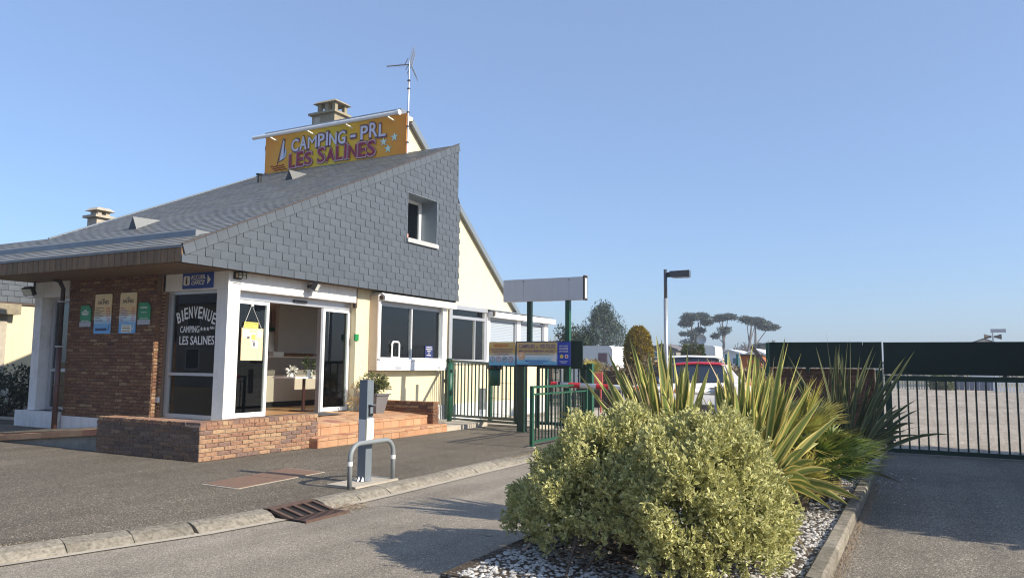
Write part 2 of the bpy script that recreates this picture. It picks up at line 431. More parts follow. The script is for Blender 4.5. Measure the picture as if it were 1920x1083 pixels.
TWIG = M('dry_twig', (.30, .235, .165), .9, var=.25, vscale=12)
PETAL = M('white_petal', (.75, .75, .68), .6)
# ------------------------------------------------------------------ the setting: ground, road, pavement
def sheet(name, pts, z, mat, sub=None):
    mb = MB(); mb.quad(*[(x, y, z) for x, y in pts]); return mb.build(name, mat, None, kind='structure')
sheet('ground', [(-1500, -200), (1500, -200), (1500, 2500), (-1500, 2500)], -.16, FIELD)
sheet('road', [(-9, -8), (-2.85, -8), (-2.85, 15.6), (-9, 15.6)], -.08, ROAD)
sheet('approach_road', [(-3.2, -8), (6, -8), (6, 4.3), (-3.2, 4.3)], -.084, ROAD)
sheet('camp_road', [(-5.9, 15.6), (-2.5, 15.6), (-3.5, 60), (-7, 60)], -.076, GRAVEL)
sheet('drive', [(-.70, 4.25), (6, 4.25), (6, 16.2), (-.70, 16.2)], 0.0, DRIVE)
sheet('gravel_yard', [(-2.6, 16.2), (14, 16.2), (40, 75), (-6, 75)], 0.004, GRAVEL)
mb = MB(); mb.prism([(-30, -8, -.16), (-7.2, -8, -.16), (-6.75, 3.4, -.16), (-6.1, 5.0, -.16), (-5.98, 6.2, -.16), (-5.96, 9.0, -.16), (-5.98, 16.2, -.16), (-30, 16.2, -.16)], (0, 0, .16))
mb.build('pavement', ASPH, None, kind='structure')
mb = MB(); mb.prism([(-30, 8.02, 0), (-15.1, 8.02, 0), (-15.1, 9.6, 0), (-30, 9.6, 0)], (0, 0, .085)); mb.build('side_path', ASPH, None, kind='structure')
sheet('side_garden_ground', [(-60, 9.6), (-17.2, 9.6), (-17.2, 30), (-60, 30)], .08, SOIL)
mb = MB(); mb.box(-12.4, -9.35, 14.35, 16.2, 0, .10); mb.box(-9.35, -8.1, 16.2, 24, -.14, .05)
mb.build('gate_pavement', CONC_L, None, kind='structure')
sheet('porch_yard', [(-12.4, 16.2), (-5.9, 16.2), (-5.9, 30), (-12.4, 30)], -.07, GRAVEL)

# kerb of the pavement: stones laid end to end with a sloping face
kerb = thing('kerb', 'pale worn concrete kerb edging the dark pavement along the road', 'kerb', (-6, 6, 0))
line = [(-7.35, -1.5), (-7.0, 1.2), (-6.72, 3.0), (-6.42, 4.0), (-6.12, 5.0), (-5.99, 5.82), None, (-5.97, 6.51), (-5.95, 7.6), (-5.96, 9.0), (-5.97, 11.0), (-5.98, 13.0), (-5.98, 15.5)]
def kerb_run(P):
    seg = []
    for a, b in zip(P[:-1], P[1:]):
        L = math.dist(a, b); n = max(1, round(L/.62))
        for i in range(n):
            t0, t1 = i/n, (i+1)/n
            seg.append(((a[0]+(b[0]-a[0])*t0, a[1]+(b[1]-a[1])*t0), (a[0]+(b[0]-a[0])*t1, a[1]+(b[1]-a[1])*t1)))
    return seg
for run in (line[:6], line[7:]):
    for a, b in kerb_run(run):
        a = Vector((*a, 0)); b = Vector((*b, 0)); t = (b-a).normalized(); q = Vector((t.y, -t.x, 0)); g = .004
        a2, b2 = a+t*g, b-t*g
        low = .035 if b.y > 11.5 else 0
        prof = [(0, -.15), (0, .008-low), (.08, .004-low), (.16, -.014-low*.6), (.235, -.062), (.26, -.15)]
        jit = lambda: random.uniform(-.006, .006)
        mb = MB(); A = []; Bv = []
        for (d, z) in prof:
            j = jit(); A.append(a2+q*(d+j)+Z_*(z+jit()*.6)); Bv.append(b2+q*(d+jit())+Z_*(z+jit()*.6))
        n = len(prof); mb.add(A+Bv, [tuple(range(n))[::-1], tuple(range(n, 2*n))]+[(i, (i+1) % n, n+(i+1) % n, n+i) for i in range(n)])
        mb.build('kerb_stone', KERB, kerb)
# joint bed under the stones
mb = MB(); P = [p for p in line if p]
for a, b in zip(P[:-1], P[1:]):
    mb.quad((a[0], a[1], -.070), (a[0]+.33, a[1], -.070), (b[0]+.33, b[1], -.070), (b[0], b[1], -.070))
mb.build('gutter_strip', CONC_L, None, kind='structure')

# storm drain in the kerb
dr = thing('storm_drain', 'rusty cast iron kerb drain with four dark openings', 'drain', (-5.85, 6.18, -.08))
mb = MB(); y0, y1 = 5.84, 6.47
mb.box(-6.0, -5.93, y0, y1, -.12, .010); mb.build('hood', IRON, dr)
mb = MB(); n = 5; wq = (y1-y0)
for i in range(5):
    y = y0+i*(wq-.045)/4
    mb.hexa([(-5.95, y, -.002), (-5.91, y, .013), (-5.91, y+.045, .013), (-5.95, y+.045, -.002), (-5.66, y, -.075), (-5.61, y, -.055), (-5.61, y+.045, -.055), (-5.66, y+.045, -.075)])
mb.hexa([(-5.93, y0, .014), (-5.88, y0, .004), (-5.88, y1, .004), (-5.93, y1, .014), (-5.93, y0, -.02), (-5.90, y0, -.02), (-5.90, y1, -.02), (-5.93, y1, -.02)])
mb.build('grille', IRON, dr)
mb = MB(); mb.hexa([(-5.935, y0+.01, -.16), (-5.64, y0+.01, -.16), (-5.64, y1-.01, -.16), (-5.935, y1-.01, -.16), (-5.935, y0+.01, -.004), (-5.64, y0+.01, -.067), (-5.64, y1-.01, -.067), (-5.935, y1-.01, -.004)]); mb.build('opening', DARKHOLE, dr)
mb = MB(); mb.box(-5.62, -5.42, y0, y1, -.10, -.0665); mb.build('grate_tray', DARKHOLE, dr)
for i in range(13):
    y = y0+.01+i*(wq-.04)/12; B('grate_bar', IRON, dr, (-5.62, -5.43, y, y+.028, -.10, -.059))
B('grate_rim', IRON, dr, (-5.44, -5.405, y0-.01, y1+.01, -.10, -.056))
mb = MB()
for _ in range(240):
    x, y = random.gauss(-5.56, .09), random.gauss(6.66, .10); a = random.uniform(0, 3.1); l = random.uniform(.02, .06)
    mb.bar((x, y, -.066+random.uniform(0, .012)), (x+l*math.cos(a), y+l*math.sin(a), -.064+random.uniform(0, .018)), .003)
tag(mb.build('leaf_litter', TWIG, None, kind='stuff'), 'dry straw coloured litter beside the drain', 'litter')

# manhole covers
mh = thing('manhole_cover', 'two brown rusted access covers set flush in the pavement', 'manhole cover', (-7.45, 7.3, 0))
A0, A1, A2, A3 = Vector((-7.80, 6.62, .004)), Vector((-7.18, 6.60, .004)), Vector((-7.28, 8.14, .004)), Vector((-7.94, 8.16, .004))
mb = MB(); c = (A0+A2)/2; mb.prism([c+(p-c)*1.045+Z_*-.003 for p in (A0, A1, A2, A3)], (0, 0, .005)); mb.build('surround', CONC_L, mh)
mid0, mid1 = (A0+A3)/2, (A1+A2)/2
for q in ((A0, A1, mid1-Y_*.008, mid0-Y_*.008), (mid0+Y_*.008, mid1+Y_*.008, A2, A3)):
    mb = MB(); mb.prism([Vector(p)+Z_*.0005 for p in q], (0, 0, .006)); mb.build('lid', RUST, mh)

# ------------------------------------------------------------------ reception building
bld = thing('reception_building', 'camping reception with brick entrance, slate hung gable and long slate roof', 'building', (-11, 9.6, 0))
XW, XB, YW, YB, YG, FL, ZS, XS = -11.15, -11.1, 9.62, 9.75, 9.87, .43, 3.14, -10.8
# plinth / slab
B('foundation', WHITE_D, bld, (-16.9, XB-.02, YB, 23.2, -.1, FL-.02))
# brick wall with the posters
bw = B('brick_wall', MORTAR_D, bld, (-15.62, -12.9, YW+.012, YW+.125, .35, ZS-.005))
bm = [piece_mesh('brick', BRICK_RED, .018, jag=.02) for _ in range(5)]
rects = courses(0, 2.72, 0, ZS-.36, .21, .054, .011)
lay(bw, 'brick', bm, rects, (-15.62, YW+.012, .353), X_, Z_, -Y_, 300, keep=lambda r: (abs(r[1]-1.3) - .25*r[0]), proud=.003)
# the return face of the brick wall and the strip beside the window
br = MB(); br.box(-12.9, -12.80, YB+.012, YG, FL, 2.80)
bs = br.build('brick_pier', MORTAR_D, bld)
lay(bs, 'brick', bm, courses(0, .10, 0, 2.36, .21, .054, .011), (-12.9, YB+.012, FL+.002), X_, Z_, -Y_, 300)
lay(bs, 'brick', bm, courses(0, .125, 0, 2.36, .21, .054, .011), (-12.9, YW+.004, FL+.002), Y_, Z_, X_, 300)
B('plinth', WHITE_D, bld, (-15.62, -11.7, YW-.015, YB, .05, .348))
B('inner_wall', WOODWALL, bld, (-15.62, -12.82, YB+.002, YB+.11, FL, ZS))
# corner pillar, beams
B('corner_pillar', WHITE, bld, (-11.385, XB, YB, 10.03, FL, 2.803))
B('beam', WHITE, bld, (-12.88, -11.102, YB+.002, 10.0, 2.806, ZS+.06))
B('beam', WHITE, bld, (-11.42, XB, YB, 13.32, 2.808, ZS+.08))
# front wall of cream render with opening for the window box
B('front_wall', CREAM, bld, (-11.42, XW, 13.39, 13.90, .0, ZS+.12), (-11.42, XW, 13.90, 16.66, .0, 1.30), (-11.42, XW, 13.90, 16.66, 3.02, ZS+.12), (-11.42, XW, 16.66, 17.12, .0, ZS+.12))
B('corner_strip', DARKMETAL, bld, (-11.2, XW+.03, 13.325, 13.385, 2.70, ZS+.05))
# bay on the far left
B('white_pillar', WHITE_D, bld, (-16.9, -16.63, YW+.03, 9.98, .42, 2.80))
B('beam', WHITE_D, bld, (-16.95, -15.66, YW, 9.98, 2.80, ZS))
B('white_base', WHITE_D, bld, (-17.15, -15.70, YW-.09, 9.98, .05, .41))
wl = B('bay_window', ALU, bld, (-16.60, -15.62, 9.86, 9.93, .42, .49), (-16.60, -16.50, 9.86, 9.93, .49, 2.80), (-16.50, -15.62, 9.86, 9.93, 2.73, 2.80), (-16.50, -15.62, 9.855, 9.93, 1.23, 1.30))
B('pane', GLASS_D, wl, (-16.5, -15.62, 9.89, 9.896, .49, 1.23), (-16.5, -15.62, 9.89, 9.896, 1.30, 2.73))
# west and rear walls, interior shell
B('west_wall', CREAM, bld, (-17.3, -17.15, 10.0, 16.6, FL, 3.6))
B('ceiling', CEIL, bld, (-17.1, -11.43, 10.01, 16.55, 2.86, 2.90))
B('interior_floor', FLOORT, bld, (-17.1, -11.30, 10.03, 17.0, FL-.02, FL))
B('back_wall', WOODWALL, bld, (-15.75, -15.65, 10.9, 17.0, FL, 2.86))
B('partition', WOODWALL, bld, (-15.6, -11.5, 16.95, 17.02, FL, 2.86))
# panel joints on the back wall
mb = MB()
for i in range(13): mb.box(-15.652, -15.644, 11.2+i*.45, 11.215+i*.45, FL, 2.86)
mb.build('panel_joint', M('panel_joint_dark', (.2, .15, .1)), bld)
# ------------- front window with lettering
fw = B('entrance_window', ALU, bld, (-12.79, -12.70, YG-.05, YG+.03, FL, 2.80), (-12.70, -11.388, YG-.05, YG+.03, FL, .50), (-12.70, -11.388, YG-.05, YG+.03, 2.745, 2.80), (-12.70, -11.388, YG-.055, YG+.03, 1.215, 1.268))
B('pane', GLASS, fw, (-12.70, -11.388, YG-.002, YG+.004, .50, 1.215), (-12.70, -11.388, YG-.002, YG+.004, 1.268, 2.745))
LETW = M('white_window_lettering', (.80, .80, .78), .5, var=.02)
mb = MB()
word = 'BIENVENUE'; wx = [-12.53+1.02*(v+12.625)/1.10 for v in (-12.625, -12.49, -12.425, -12.30, -12.165, -12.035, -11.91, -11.775, -11.645)]
for i, chh in enumerate(word):
    t = (i-4)/4; wd = .034 if chh == 'I' else .102
    ang = -t*.30; z = 2.29-.10*t*t
    u = Vector((math.cos(ang), 0, math.sin(ang))); v = Vector((-math.sin(ang), 0, math.cos(ang)))
    mb.text(chh, (wx[i]-.015, YG-.010, z), u, v, wd, .21+.015*(1-t*t), .003, .018)
mb.text('CAMPING', (-12.475, YG-.010, 2.02), X_, Z_, .53, .125, .003, .010)
for i in range(3):
    c_ = (-11.885+i*.085, 2.085); mb.prism([(c_[0]+(.045 if j % 2 == 0 else .018)*math.cos(math.pi/2+j*math.pi/5), YG-.010, c_[1]+(.045 if j % 2 == 0 else .018)*math.sin(math.pi/2+j*math.pi/5)) for j in range(10)], (0, -.003, 0))
mb.text('NN', (-11.655, YG-.010, 2.075), X_, Z_, .11, .055, .003, .008)
mb.text('LES SALINES', (-12.48, YG-.010, 1.79), X_, Z_, .95, .165, .003, .012)
mb.build('window_lettering', LETW, fw)
B('junction_box', GREYPL, bld, (-12.875, -12.80, YB-.045, YB-.004, .70, .80))
# ------------- sliding entrance door
XD = -11.35
dr = B('entrance_door', ALU, bld, (XD-.06, XD+.06, 10.031, 13.387, 2.648, 2.807))
B('track', BLACK, dr, (XD-.03, XD+.03, 10.05, 13.35, FL, FL+.012))
def leafp(y0, y1, dx, fw_=.065):
    x0, x1 = XD+dx-.022, XD+dx+.022; z0, z1 = FL+.014, 2.645
    f = B('door_leaf', PVC, dr, (x0, x1, y0, y0+fw_, z0, z1), (x0, x1, y1-fw_, y1, z0, z1), (x0, x1, y0+fw_, y1-fw_, z0, z0+fw_+.02), (x0, x1, y0+fw_, y1-fw_, z1-fw_, z1))
    B('pane', GLASS, dr, (XD+dx-.004, XD+dx+.004, y0+fw_, y1-fw_, z0+fw_+.02, z1-fw_)); return f
leafp(10.04, 10.96, .028); leafp(12.50, 13.36, .028); leafp(12.66, 13.385, -.03, .05)
B('jamb', ALU_D, dr, (XD-.05, XD+.05, 12.43, 12.497, FL, 2.645))
B('sensor', BLACK, dr, (XD+.061, XD+.10, 11.58, 11.95, 2.70, 2.75))
tag(B('release_button_box', M('release_box_green', (.01, .22, .06), .35), None, (XD+.20, XD+.235, 13.34, 13.46, 1.97, 2.12)), 'small green emergency release box beside the sliding door', 'call point')
# door mat and cork notice board hung inside the left leaf
tag(B('door_mat', M('dark_mat', (.08, .078, .075), .95, bump=.6), None, (-11.27, -10.62, 11.0, 12.45, FL+.004, FL+.014)), 'dark grey door mat in front of the open doorway', 'mat')
nb = thing('notice_board', 'cork notice board with pinned papers hung on the glass', 'notice board', (XD+.07, 10.5, 1.5))
B('cork', M('cork', (.72, .53, .33), .9, var=.08, vscale=30), nb, (XD+.058, XD+.072, 10.27, 10.80, 1.51, 2.12))
for (a, b, c, d) in ((10.31, 10.46, 1.94, 2.09), (10.48, 10.60, 1.86, 2.03), (10.64, 10.77, 1.96, 2.08), (10.52, 10.68, 1.75, 1.88)):
    B('pinned_paper', PAPER, nb, (XD+.0725, XD+.075, a, b, c, d))
B('pinned_paper', YELLOWP, nb, (XD+.0755, XD+.077, 10.50, 10.60, 1.90, 2.0))
B('pinned_paper', M('dark_photo', (.12, .12, .13), .4), nb, (XD+.0755, XD+.077, 10.40, 10.46, 1.92, 1.97), (XD+.0755, XD+.077, 10.55, 10.6, 1.78, 1.85))
B('yellow_header', YELLOWP, nb, (XD+.06, XD+.07, 10.33, 10.67, 2.125, 2.235))
mb = MB()
for i in range(2): mb.box(XD+.0705, XD+.0712, 10.36, 10.64-.1*i, 2.205-.04*i, 2.215-.04*i)
mb.build('header_print', INK, nb)
mb = MB(); mb.tube([(XD+.065, 10.30, 2.12), (XD+.06, 10.50, 2.565), (XD+.065, 10.76, 2.12)], .004, 5); mb.box(XD+.05, XD+.075, 10.48, 10.53, 2.54, 2.60); mb.build('hanging_cord', PAPER, nb)
# ------------- inside the lobby
ct = thing('reception_counter', 'pale reception counter with grey upper front inside the lobby', 'counter', (-13.5, 13.6, FL))
B('lower_front', COUNTER_L, ct, (-14.0, -13.42, 12.2, 15.4, FL+.13, 1.18)); B('kick_board', BLACK, ct, (-14.0, -13.46, 12.2, 15.4, FL, FL+.128))
B('upper_front', COUNTER, ct, (-14.0, -13.40, 12.2, 15.4, 1.183, 1.58)); B('worktop', COUNTER_L, ct, (-14.05, -13.36, 12.15, 15.45, 1.583, 1.615))
for i, (y, z) in enumerate(((14.55, 2.60), (15.35, 2.60))):
    p = thing('pendant_lamp', ['small white pendant shade over the counter, nearer the left door leaf', 'small white pendant shade over the counter, nearer the right door leaf'][i], 'lamp', (-14.4, y, z), 'pendant lamps over the counter')
    mb = MB(); mb.cyl(-14.4, y, z, z+.18, .085, 14, .085); mb.build('lamp_shade', M('lamp_shade_white', (.75, .62, .5), .6), p); mb = MB(); mb.cyl(-14.4, y, z+.18, 2.86, .006, 5); mb.build('cord', BLACK, p)
d = thing('desk_easel', 'white leaning leaflet display standing on the reception counter', 'display', (-13.7, 13.4, 1.615))
mb = MB(); mb.hexa([(-13.55, 13.2, 1.616), (-13.53, 13.2, 1.616), (-13.53, 13.6, 1.616), (-13.55, 13.6, 1.616), (-13.85, 13.32, 2.2), (-13.83, 13.32, 2.2), (-13.83, 13.72, 2.2), (-13.85, 13.72, 2.2)]); mb.build('panel', PAPER, d)
B('leaflet_box', PAPER, d, (-13.6, -13.45, 13.22, 13.55, 1.616, 1.72))
m_ = thing('computer_monitor', 'dark computer monitor on the reception counter', 'monitor', (-13.7, 13.0, 1.615))
B('screen', BLACK, m_, (-13.72, -13.68, 12.80, 13.12, 1.70, 1.95)); B('stand', BLACK, m_, (-13.75, -13.65, 12.92, 13.0, 1.616, 1.70))
wb = thing('wall_planner', 'pale framed planner board on the back wall of the lobby', 'planner', (-15.6, 16.3, 2.0))
B('board', M('planner_board', (.55, .46, .36), .6), wb, (-15.635, -15.61, 15.75, 16.75, 1.95, 2.62)); B('board_rim', PAPER, wb, (-15.64, -15.60, 15.72, 15.75, 1.92, 2.65), (-15.64, -15.60, 16.75, 16.78, 1.92, 2.65), (-15.64, -15.60, 15.75, 16.75, 2.62, 2.65), (-15.64, -15.60, 15.75, 16.75, 1.92, 1.95))
lr = thing('leaflet_rack', 'green and white leaflet rack on the lobby wall', 'rack', (-15.6, 15.2, 2.0))
for i in range(4): B('leaflet', LGREEN if i % 2 else PAPER, lr, (-15.63, -15.59, 15.0, 15.45, 2.0+i*.11, 2.08+i*.11))
tag(B('orange_poster', M('rust_poster', (.35, .10, .03)), None, (-15.64, -15.625, 13.5, 14.3, 1.9, 2.5)), 'rust orange poster behind the counter', 'poster')
tb = thing('bistro_table', 'narrow white topped side table on a dark leg in the doorway', 'table', (-11.9, 12.6, FL))
B('table_top', PAPER, tb, (-12.25, -11.60, 12.05, 12.95, 1.14, 1.175)); mb = MB(); mb.cyl(-11.9, 12.62, FL, 1.14, .035, 10); mb.build('leg', M('dark_red_wood', (.06, .018, .015), .4), tb); B('foot', M('dark_red_wood', (0, 0, 0)), tb, (-12.1, -11.7, 12.4, 12.84, FL, FL+.03))
def leafy(mb, c, r, n, l, w, up=.3):
    for _ in range(n):
        d = Vector((random.gauss(0, 1), random.gauss(0, 1), random.gauss(up, .8))).normalized()
        p = Vector(c)+d*r*random.uniform(.2, 1); s = d.cross(Vector((random.gauss(0, 1), random.gauss(0, 1), random.gauss(0, 1)))).normalized()*w/2
        q = d*l; mb.add([p, p+q*.5+s, p+q, p+q*.5-s], [(0, 1, 2, 3)])
for i, (y, lab, r) in enumerate(((12.72, 'potted green plant in a white pot on the side table', .13), (12.2, 'small white flower pot at the left end of the side table', .06))):
    pp = thing('table_plant', lab, 'plant', (-11.85, y, 1.175)); mb = MB(); mb.cyl(-11.85, y, 1.176, 1.176+r*1.1, r*.5, 12, r*.62); mb.build('pot', PAPER, pp)
    mb = MB(); leafy(mb, (-11.85, y, 1.2+r*1.6), r*1.2, 60, .10, .045); mb.build('foliage', L_GREEN if i == 0 else PETAL, pp)
tw = thing('willow_bundle', 'bundle of curly pale willow branches behind the entrance window', 'branches', (-12.25, 10.35, FL))
for k in range(26):
    a = random.uniform(0, 6.28); pts = []; sp = random.uniform(.04, .30); ph = random.uniform(0, 6); hh = random.uniform(1.2, 1.95)
    for j in range(9):
        t = j/8; pts.append((-12.3+math.cos(a)*sp*t**1.6+.03*math.sin(ph+t*9)*t, 10.38+math.sin(a)*sp*.6*t**1.6, FL+hh*t))
    mb = MB(); mb.tube(pts, [.013*(1-.75*j/8) for j in range(9)], 5); mb.build('branch', M('pale_willow', (.80, .66, .47), .8), tw)
tag(B('lobby_picture', M('photo_print', (.62, .56, .4), .4), None, (-12.76, -12.5, 10.62, 10.66, 1.05, 1.75)), 'cream leaflet stand seen through the entrance window', 'display')
ch = thing('wooden_high_chair', 'pale wooden chair behind the far left window', 'chair', (-16.0, 10.5, FL))
B('seat', COUNTER_L, ch, (-16.2, -15.75, 10.3, 10.7, 1.35, 1.39)); B('backrest', COUNTER_L, ch, (-16.2, -15.75, 10.68, 10.71, 1.5, 1.75))
for x in (-16.2, -15.79):
    for y in (10.3, 10.66): B('leg', COUNTER_L, ch, (x, x+.04, y, y+.04, FL, 1.348 if y < 10.5 else 1.75))

# ------------- ticket window in a white projecting box
XBX = -10.90
bx = B('window_box', PVC, bld, (XW+.001, XBX, 13.87, 16.72, 1.317, 1.345), (XBX-.03, XBX, 13.872, 16.718, 1.346, 1.545), (XW, XBX+.015, 13.95, 16.65, 1.546, 1.575), (XW-.05, XBX-.001, 13.872, 13.97, 1.576, 3.04), (XW-.05, XBX-.001, 16.52, 16.72, 1.576, 3.04))
B('side_cheek', M('shade_beige_cheek', (.60, .50, .40), .7), bld, (XW+.001, XBX-.012, 13.855, 13.868, 1.32, 3.03))  # the beige holds the shaded tone of this cream side
B('pane', GLASS, bx, (XBX-.11, XBX-.104, 13.97, 16.52, 1.576, 2.88))
B('window_frame', PVC, bx, (XBX-.14, XBX-.07, 13.97, 16.52, 1.5765, 1.615)); B('window_frame', ALU_D, bx, (XBX-.14, XBX-.07, 13.97, 16.52, 2.80, 2.90)); B('mullion', ALU_D, bx, (XBX-.15, XBX-.06, 15.20, 15.235, 1.616, 2.80)); B('mullion', PVC, bx, (XBX-.14, XBX-.055, 15.236, 15.26, 1.616, 2.80))
mb = MB(); mb.box(XW-.02, XBX+.13, 13.93, 16.98, 2.905, 2.93)
mb.prism([(XW-.02, 13.93, 2.931), (XBX+.13, 13.93, 2.931), (XBX+.13, 13.93, 3.0), (XBX+.02, 13.93, 3.085), (XW-.02, 13.93, 3.085)], (0, 3.05, 0)); mb.build('roller_shutter_case', PVC, bx)
mb = MB(); mb.tube([(XBX+.05, 13.925, 2.97), (XBX+.05, 13.88, 2.97)], .055, 12); mb.build('shutter_end_cap', DARKMETAL, bx)
mb = MB(); r_ = .022
mb.tube([(XBX-.06, 14.48, 1.62), (XBX-.06, 14.48, 1.93), (XBX-.06, 14.52, 1.98), (XBX-.06, 14.72, 1.98), (XBX-.06, 14.76, 1.93), (XBX-.06, 14.76, 1.62), (XBX-.06, 14.48, 1.62)], r_, 8); mb.build('hatch_frame', PVC, bx)
op = thing('opening_hours_card', 'navy blue card with white lines in the ticket window corner', 'sign', (XBX-.09, 16.05, 1.6))
B('card', NAVY, op, (XBX-.10, XBX-.09, 15.88, 16.22, 1.62, 1.93)); mb = MB()
for i, (a, b) in enumerate(((15.93, 16.18), (15.91, 16.19), (15.97, 16.12), (16.02, 16.07), (15.95, 16.14))): mb.box(XBX-.0895, XBX-.088, a, b, 1.88-.05*i, 1.895-.05*i)
mb.build('print', PAPER, op)
for y in (14.55, 16.35): B('bracket', GREYPL, bx, (XBX+.001, XBX+.014, y, y+.22 if y < 15 else y+.07, 1.35, 1.42))
# office behind the ticket window
B('office_wall', M('office_wall_grey', (.30, .28, .27)), bld, (-13.6, -13.5, 13.4, 16.94, 1.7, 2.84)); B('office_post', WOODWALL, bld, (-12.6, -12.45, 16.0, 16.2, FL, 2.85)); B('office_desk', M('dark_desk', (.12, .08, .06)), bld, (-12.4, -11.5, 13.9, 16.9, 1.40, 1.45))

# ------------- slate hung gable
def clip(poly, a, b, c):
    out = []
    for i in range(len(poly)):
        p, q = poly[i], poly[(i+1) % len(poly)]; dp, dq = a*p[0]+b*p[1]+c, a*q[0]+b*q[1]+c
        if dp >= 0: out.append(p)
        if (dp >= 0) != (dq >= 0): t = dp/(dp-dq); out.append((p[0]+(q[0]-p[0])*t, p[1]+(q[1]-p[1])*t))
    return out
GY0, GY1, GZ0, SLP = 8.50, 17.0, ZS, .46186
zr = lambda y: 3.405+(y-8.503)*SLP
WY0, WY1, WZ0, WZ1 = 14.74, 16.03, 4.44, 5.60
gb = MB(); gb.prism([(XS-.02, GY0+.03, GZ0), (XS-.02, WY0, GZ0), (XS-.02, WY0, zr(WY0)-.03), (XS-.02, GY0+.03, zr(GY0)-.02)], (-.16, 0, 0))
gb.prism([(XS-.02, WY1, GZ0), (XS-.02, GY1, GZ0), (XS-.02, GY1, zr(GY1)-.06), (XS-.02, WY1, zr(WY1)-.03)], (-.16, 0, 0))
gb.prism([(XS-.02, WY0, GZ0), (XS-.02, WY1, GZ0), (XS-.02, WY1, WZ0), (XS-.02, WY0, WZ0)], (-.16, 0, 0)); gb.prism([(XS-.02, WY0, WZ1), (XS-.02, WY1, WZ1), (XS-.02, WY1, zr(WY1)-.03), (XS-.02, WY0, zr(WY0)-.03)], (-.16, 0, 0))
gable = gb.build('slate_gable', M('gable_underlay', (.05, .055, .06), .8), bld)
EXP, SW = .152, .325
cells = []
k = 0; z = GZ0-.02
while z < 7.4:
    y = GY0-.02-(SW/2 if k % 2 else 0)
    while y < GY1:
        rects_ = [(y+.003, y+SW-.003, z+.002, z+EXP)]
        new = []
        for (a, b, c, d) in rects_:
            if b <= WY0 or a >= WY1 or d <= WZ0 or c >= WZ1: new.append((a, b, c, d)); continue
            if a < WY0: new.append((a, WY0-.004, c, d))
            if b > WY1: new.append((WY1+.004, b, c, d))
            if c < WZ0: new.append((max(a, WY0), min(b, WY1), c, WZ0-.03))
            if d > WZ1: new.append((max(a, WY0), min(b, WY1), WZ1+.004, d))
        for (a, b, c, d) in new:
            if b-a < .02 or d-c < .02: continue
            po = clip([(a, c), (b, c), (b, d), (a, d)], 1, 0, -GY0)
            po = clip(po, -1, 0, GY1+ (.12 if z < 5.7 else 0))
            po = clip(po, SLP, -1, 3.405-8.503*SLP-.16) if po else po
            if len(po) >= 3: cells.append((y, z, po))
        y += SW
    z += EXP; k += 1
def slate_verts(y, z, po):
    jx = random.uniform(-.0015, .0015)
    fr = []
    for (p, q) in po:
        u = min(1, max(0, (p-y)/SW)); v = min(1, max(0, (q-z)/EXP))
        fr.append((XS-.008+jx+.0085*(1-v)*(1-.8*u)+.003*(1-u), p, q))
    bk = [(XS-.02, p, q) for (p, q) in po]; n = len(po)
    return fr+bk, [tuple(range(n))]+[(i, n+i, n+(i+1) % n, (i+1) % n) for i in range(n)]
cells.sort(key=lambda c: -len(c[2])*0 + c[0]*.5+c[1])
rest = MB()
for i, (y, z, po) in enumerate(cells):
    if i < 300:
        mb = MB(); mb.add(*slate_verts(y, z, po)); mb.build('slate', SLATE, gable)
    else: rest.add(*slate_verts(y, z, po))
if rest.v: rest.build('slate_remainder', SLATE, gable, kind='stuff')
# verge slates up the rake
n = 38; L = math.hypot(GY1-GY0, (GY1-GY0)*SLP); tv = Vector((0, 1, SLP)).normalized(); nv = Vector((0, -SLP, 1)).normalized()
o0 = Vector((XS-.01, GY0, 3.405))
for i in range(n):
    a = o0+tv*(L/n*i+.003); b = o0+tv*(L/n*(i+1)-.003); mb = MB()
    top = nv*.015; dn = nv*-.165+tv*-.02
    mb.hexa([a+dn, a+dn+X_*.024, b+dn+X_*.024, b+dn, a+top, a+top+X_*.016, b+top+X_*.012, b+top]); mb.build('verge_slate', SLATE, gable)
mb = MB(); mb.bar(o0+nv*.025+X_*.005, o0+tv*L+nv*.025+X_*.005, .05, .018); mb.build('verge_cap', DARKMETAL, gable)
B('copper_flashing', DARKMETAL, bld, (XS-.3, XS-.12, 17.125, 17.175, 3.1, 5.9)); mb = MB(); mb.prism([(XS-.03, 16.98, 5.75), (XS-.03, 17.14, 5.75), (XS-.03, 17.02, 5.95), (XS-.03, 16.98, 5.98)], (-.3, 0, 0)); mb.build('corner_flashing', BLACK, bld)
B('return_wall', M('gable_underlay', (0, 0, 0)), bld, (-12.3, XS-.19, 16.86, 17.0, 3.1, 7.2), (-12.3, XS-.19, 17.0, 17.11, 3.1, 5.75))
# recessed window in the gable
rw = B('gable_window', ZINC, bld, (XS-.58, XS-.001, WY0+.003, WY1-.003, WZ0+.003, WZ0+.02), (XS-.58, XS-.001, WY0+.003, WY1-.003, WZ1-.02, WZ1-.003), (XS-.58, XS-.001, WY0+.003, WY0+.02, WZ0+.02, WZ1-.02), (XS-.58, XS-.001, WY1-.02, WY1-.003, WZ0+.02, WZ1-.02))
B('sill', ZINC_L, rw, (XS-.48, XS+.05, WY0+.022, WY1-.022, WZ0+.021, WZ0+.035), (XS+.012, XS+.05, WY0-.01, WY1+.01, WZ0-.07, WZ0+.02))
xa, xb = XS-.54, XS-.48; ya, yb_, za, zb_ = WY0+.021, WY1-.021, WZ0+.036, WZ1-.021
B('window_frame', PVC, rw, (xa, xb, ya, ya+.06, za, zb_), (xa, xb, yb_-.10, yb_, za, zb_), (xa, xb, ya+.06, yb_-.10, za, za+.06), (xa, xb, ya+.06, yb_-.10, zb_-.07, zb_), (xa, xb+.004, 15.27, 15.36, za+.06, zb_-.07))
